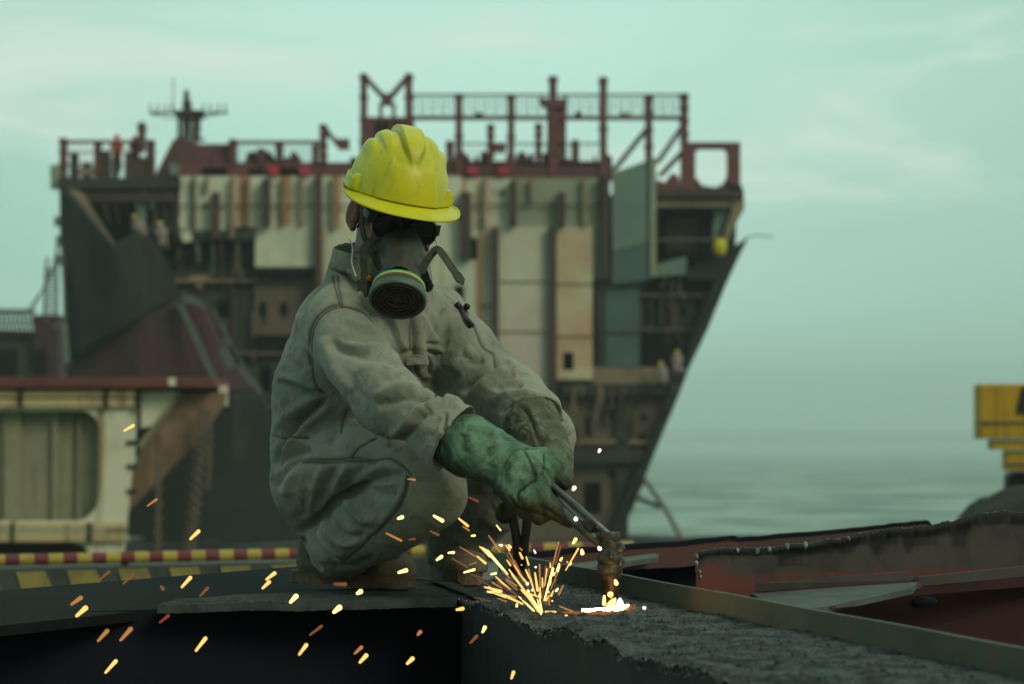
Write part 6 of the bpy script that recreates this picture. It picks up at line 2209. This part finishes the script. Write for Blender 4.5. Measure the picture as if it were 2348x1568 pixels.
m.bar(W(101, 722, YL), W(108, 590, YL), .12); m.bar(W(131, 722, YL), W(131, 560, YL), .12)
m.build('stair', M['stiff'], tug)
m = MB(); m.tube(catmull([W(134, 560, YL), W(110, 640, YL), W(70, 715, YL)], 8), .05, 5); m.tube(catmull([W(136, 590, YL), W(100, 660, YL), W(58, 720, YL)], 8), .04, 5)
m.build('stay_wire', M['stiff'], tug)
for x, y in ((125, 750), (104, 735)):
    MB().lathe([(.01, -.1), (.16, -.08), (.16, .08), (.01, .1)], W(x, y, YL - .1), (0, 1, 0), 12).build('lamp', M['palep'], tug, smooth=True)
# ------------------------------------------------------------------ sky and light
SUN_EL, SUN_AZ = math.radians(34), math.radians(138)      # azimuth clockwise from +Y
w = bpy.data.worlds.new('World'); S.world = w; w.use_nodes = True
t = w.node_tree; t.nodes.clear()
N = t.nodes.new; Lk = t.links.new
out = N('ShaderNodeOutputWorld'); bg = N('ShaderNodeBackground'); Lk(bg.outputs[0], out.inputs[0])
tc = N('ShaderNodeTexCoord'); sep = N('ShaderNodeSeparateXYZ'); Lk(tc.outputs['Generated'], sep.inputs[0])
X, Y_, Zc = sep.outputs


def mr(v, a, b, c=0.0, d=1.0):
    o = N('ShaderNodeMapRange'); o.interpolation_type = 'SMOOTHSTEP'
    for k, q in zip(('From Min', 'From Max', 'To Min', 'To Max'), (a, b, c, d)): o.inputs[k].default_value = q
    Lk(v, o.inputs['Value']); return o.outputs[0]


def mx(f, a, b, mode='MIX'):
    o = N('ShaderNodeMix'); o.data_type = 'RGBA'; o.blend_type = mode
    for s_, v in ((o.inputs[0], f), (o.inputs[6], a), (o.inputs[7], b)):
        if isinstance(v, (int, float, tuple)): s_.default_value = v
        else: Lk(v, s_)
    return o.outputs[2]


def ma(op, a, b):
    o = N('ShaderNodeMath'); o.operation = op
    for i, v in enumerate((a, b)):
        if isinstance(v, (int, float)): o.inputs[i].default_value = v
        else: Lk(v, o.inputs[i])
    return o.outputs[0]


sky = N('ShaderNodeTexSky'); sky.sky_type = 'NISHITA'; sky.sun_disc = False
sky.sun_elevation = SUN_EL; sky.sun_rotation = SUN_AZ; sky.air_density = 1.5; sky.dust_density = 3.0
skyc = mx(1.0, sky.outputs[0], (.09, .10, .09, 1), 'MULTIPLY')
# overcast veil, green towards the sea and duller behind
low = lin(156, 200, 182); mid = lin(180, 224, 207); top = lin(194, 238, 223); zen = lin(206, 232, 218)
veil = mx(mr(Zc, -.005, .06), low, mid)
veil = mx(mr(Zc, .05, .16), veil, top)
veil = mx(mr(Zc, .25, .9), veil, zen)
side = mr(X, .02, .24, 0, 1); side2 = mr(X, -.05, -.24, 0, 1)
veil = mx(ma('MULTIPLY', side, .38), veil, lin(146, 184, 166))
veil = mx(ma('MULTIPLY', side2, .45), veil, lin(144, 196, 180))
back = mr(Y_, .25, -.45)
veil = mx(back, veil, lin(110, 131, 117))
mp = N('ShaderNodeMapping'); mp.inputs['Scale'].default_value = (3.6, 3.6, 17.0); mp.inputs['Rotation'].default_value = (0, .40, 0)
Lk(tc.outputs['Generated'], mp.inputs[0])
cn = N('ShaderNodeTexNoise'); cn.inputs['Scale'].default_value = 1.35; cn.inputs['Detail'].default_value = 5.0; cn.inputs['Roughness'].default_value = .52; cn.inputs['Distortion'].default_value = .5
Lk(mp.outputs[0], cn.inputs['Vector'])
cl = ma('MULTIPLY', mr(cn.outputs['Fac'], .50, .68), mr(Zc, .035, .10))
veil = mx(ma('MULTIPLY', cl, .9), veil, lin(218, 238, 223))
dk = mr(cn.outputs['Fac'], .46, .28)
veil = mx(ma('MULTIPLY', dk, .22), veil, lin(150, 194, 178))
fin_ = mx(.06, veil, skyc)
Lk(fin_, bg.inputs[0]); bg.inputs[1].default_value = 1.0

sd = bpy.data.lights.new('sun', 'SUN'); sd.energy = 1.4; sd.angle = math.radians(24); sd.color = (1.0, .83, .65)
so = bpy.data.objects.new('sun', sd); COL.objects.link(so)
dirv = Vector((math.sin(SUN_AZ) * math.cos(SUN_EL), math.cos(SUN_AZ) * math.cos(SUN_EL), math.sin(SUN_EL)))
so.rotation_euler = dirv.to_track_quat('Z', 'Y').to_euler()
so.location = (3, -5, 6)

S.view_settings.view_transform = 'Standard'; S.view_settings.look = 'None'
S.view_settings.exposure = 0.0; S.view_settings.gamma = 1.0
S.render.engine = 'CYCLES'
S.cycles.use_denoising = True
try: S.cycles.denoiser = 'OPENIMAGEDENOISE'
except Exception: pass
S.cycles.max_bounces = 6
S.cycles.sample_clamp_indirect = 6.0

# ------------------------------------------------------------------ sea air
hz = MB().box(-700, -60, -6.0, 700, 1500, 34).build('haze', None, None)
hm = bpy.data.materials.new('sea_haze'); hm.use_nodes = True; ht = hm.node_tree; ht.nodes.clear()
ho = ht.nodes.new('ShaderNodeOutputMaterial'); hv = ht.nodes.new('ShaderNodeVolumePrincipled')
hv.inputs['Color'].default_value = (.92, 1.0, .97, 1); hv.inputs['Density'].default_value = 0.0005; hv.inputs['Anisotropy'].default_value = 0.2
ht.links.new(hv.outputs[0], ho.inputs['Volume'])
hz.data.materials.append(hm); tag(hz, kind='stuff')
S.cycles.volume_bounces = 0
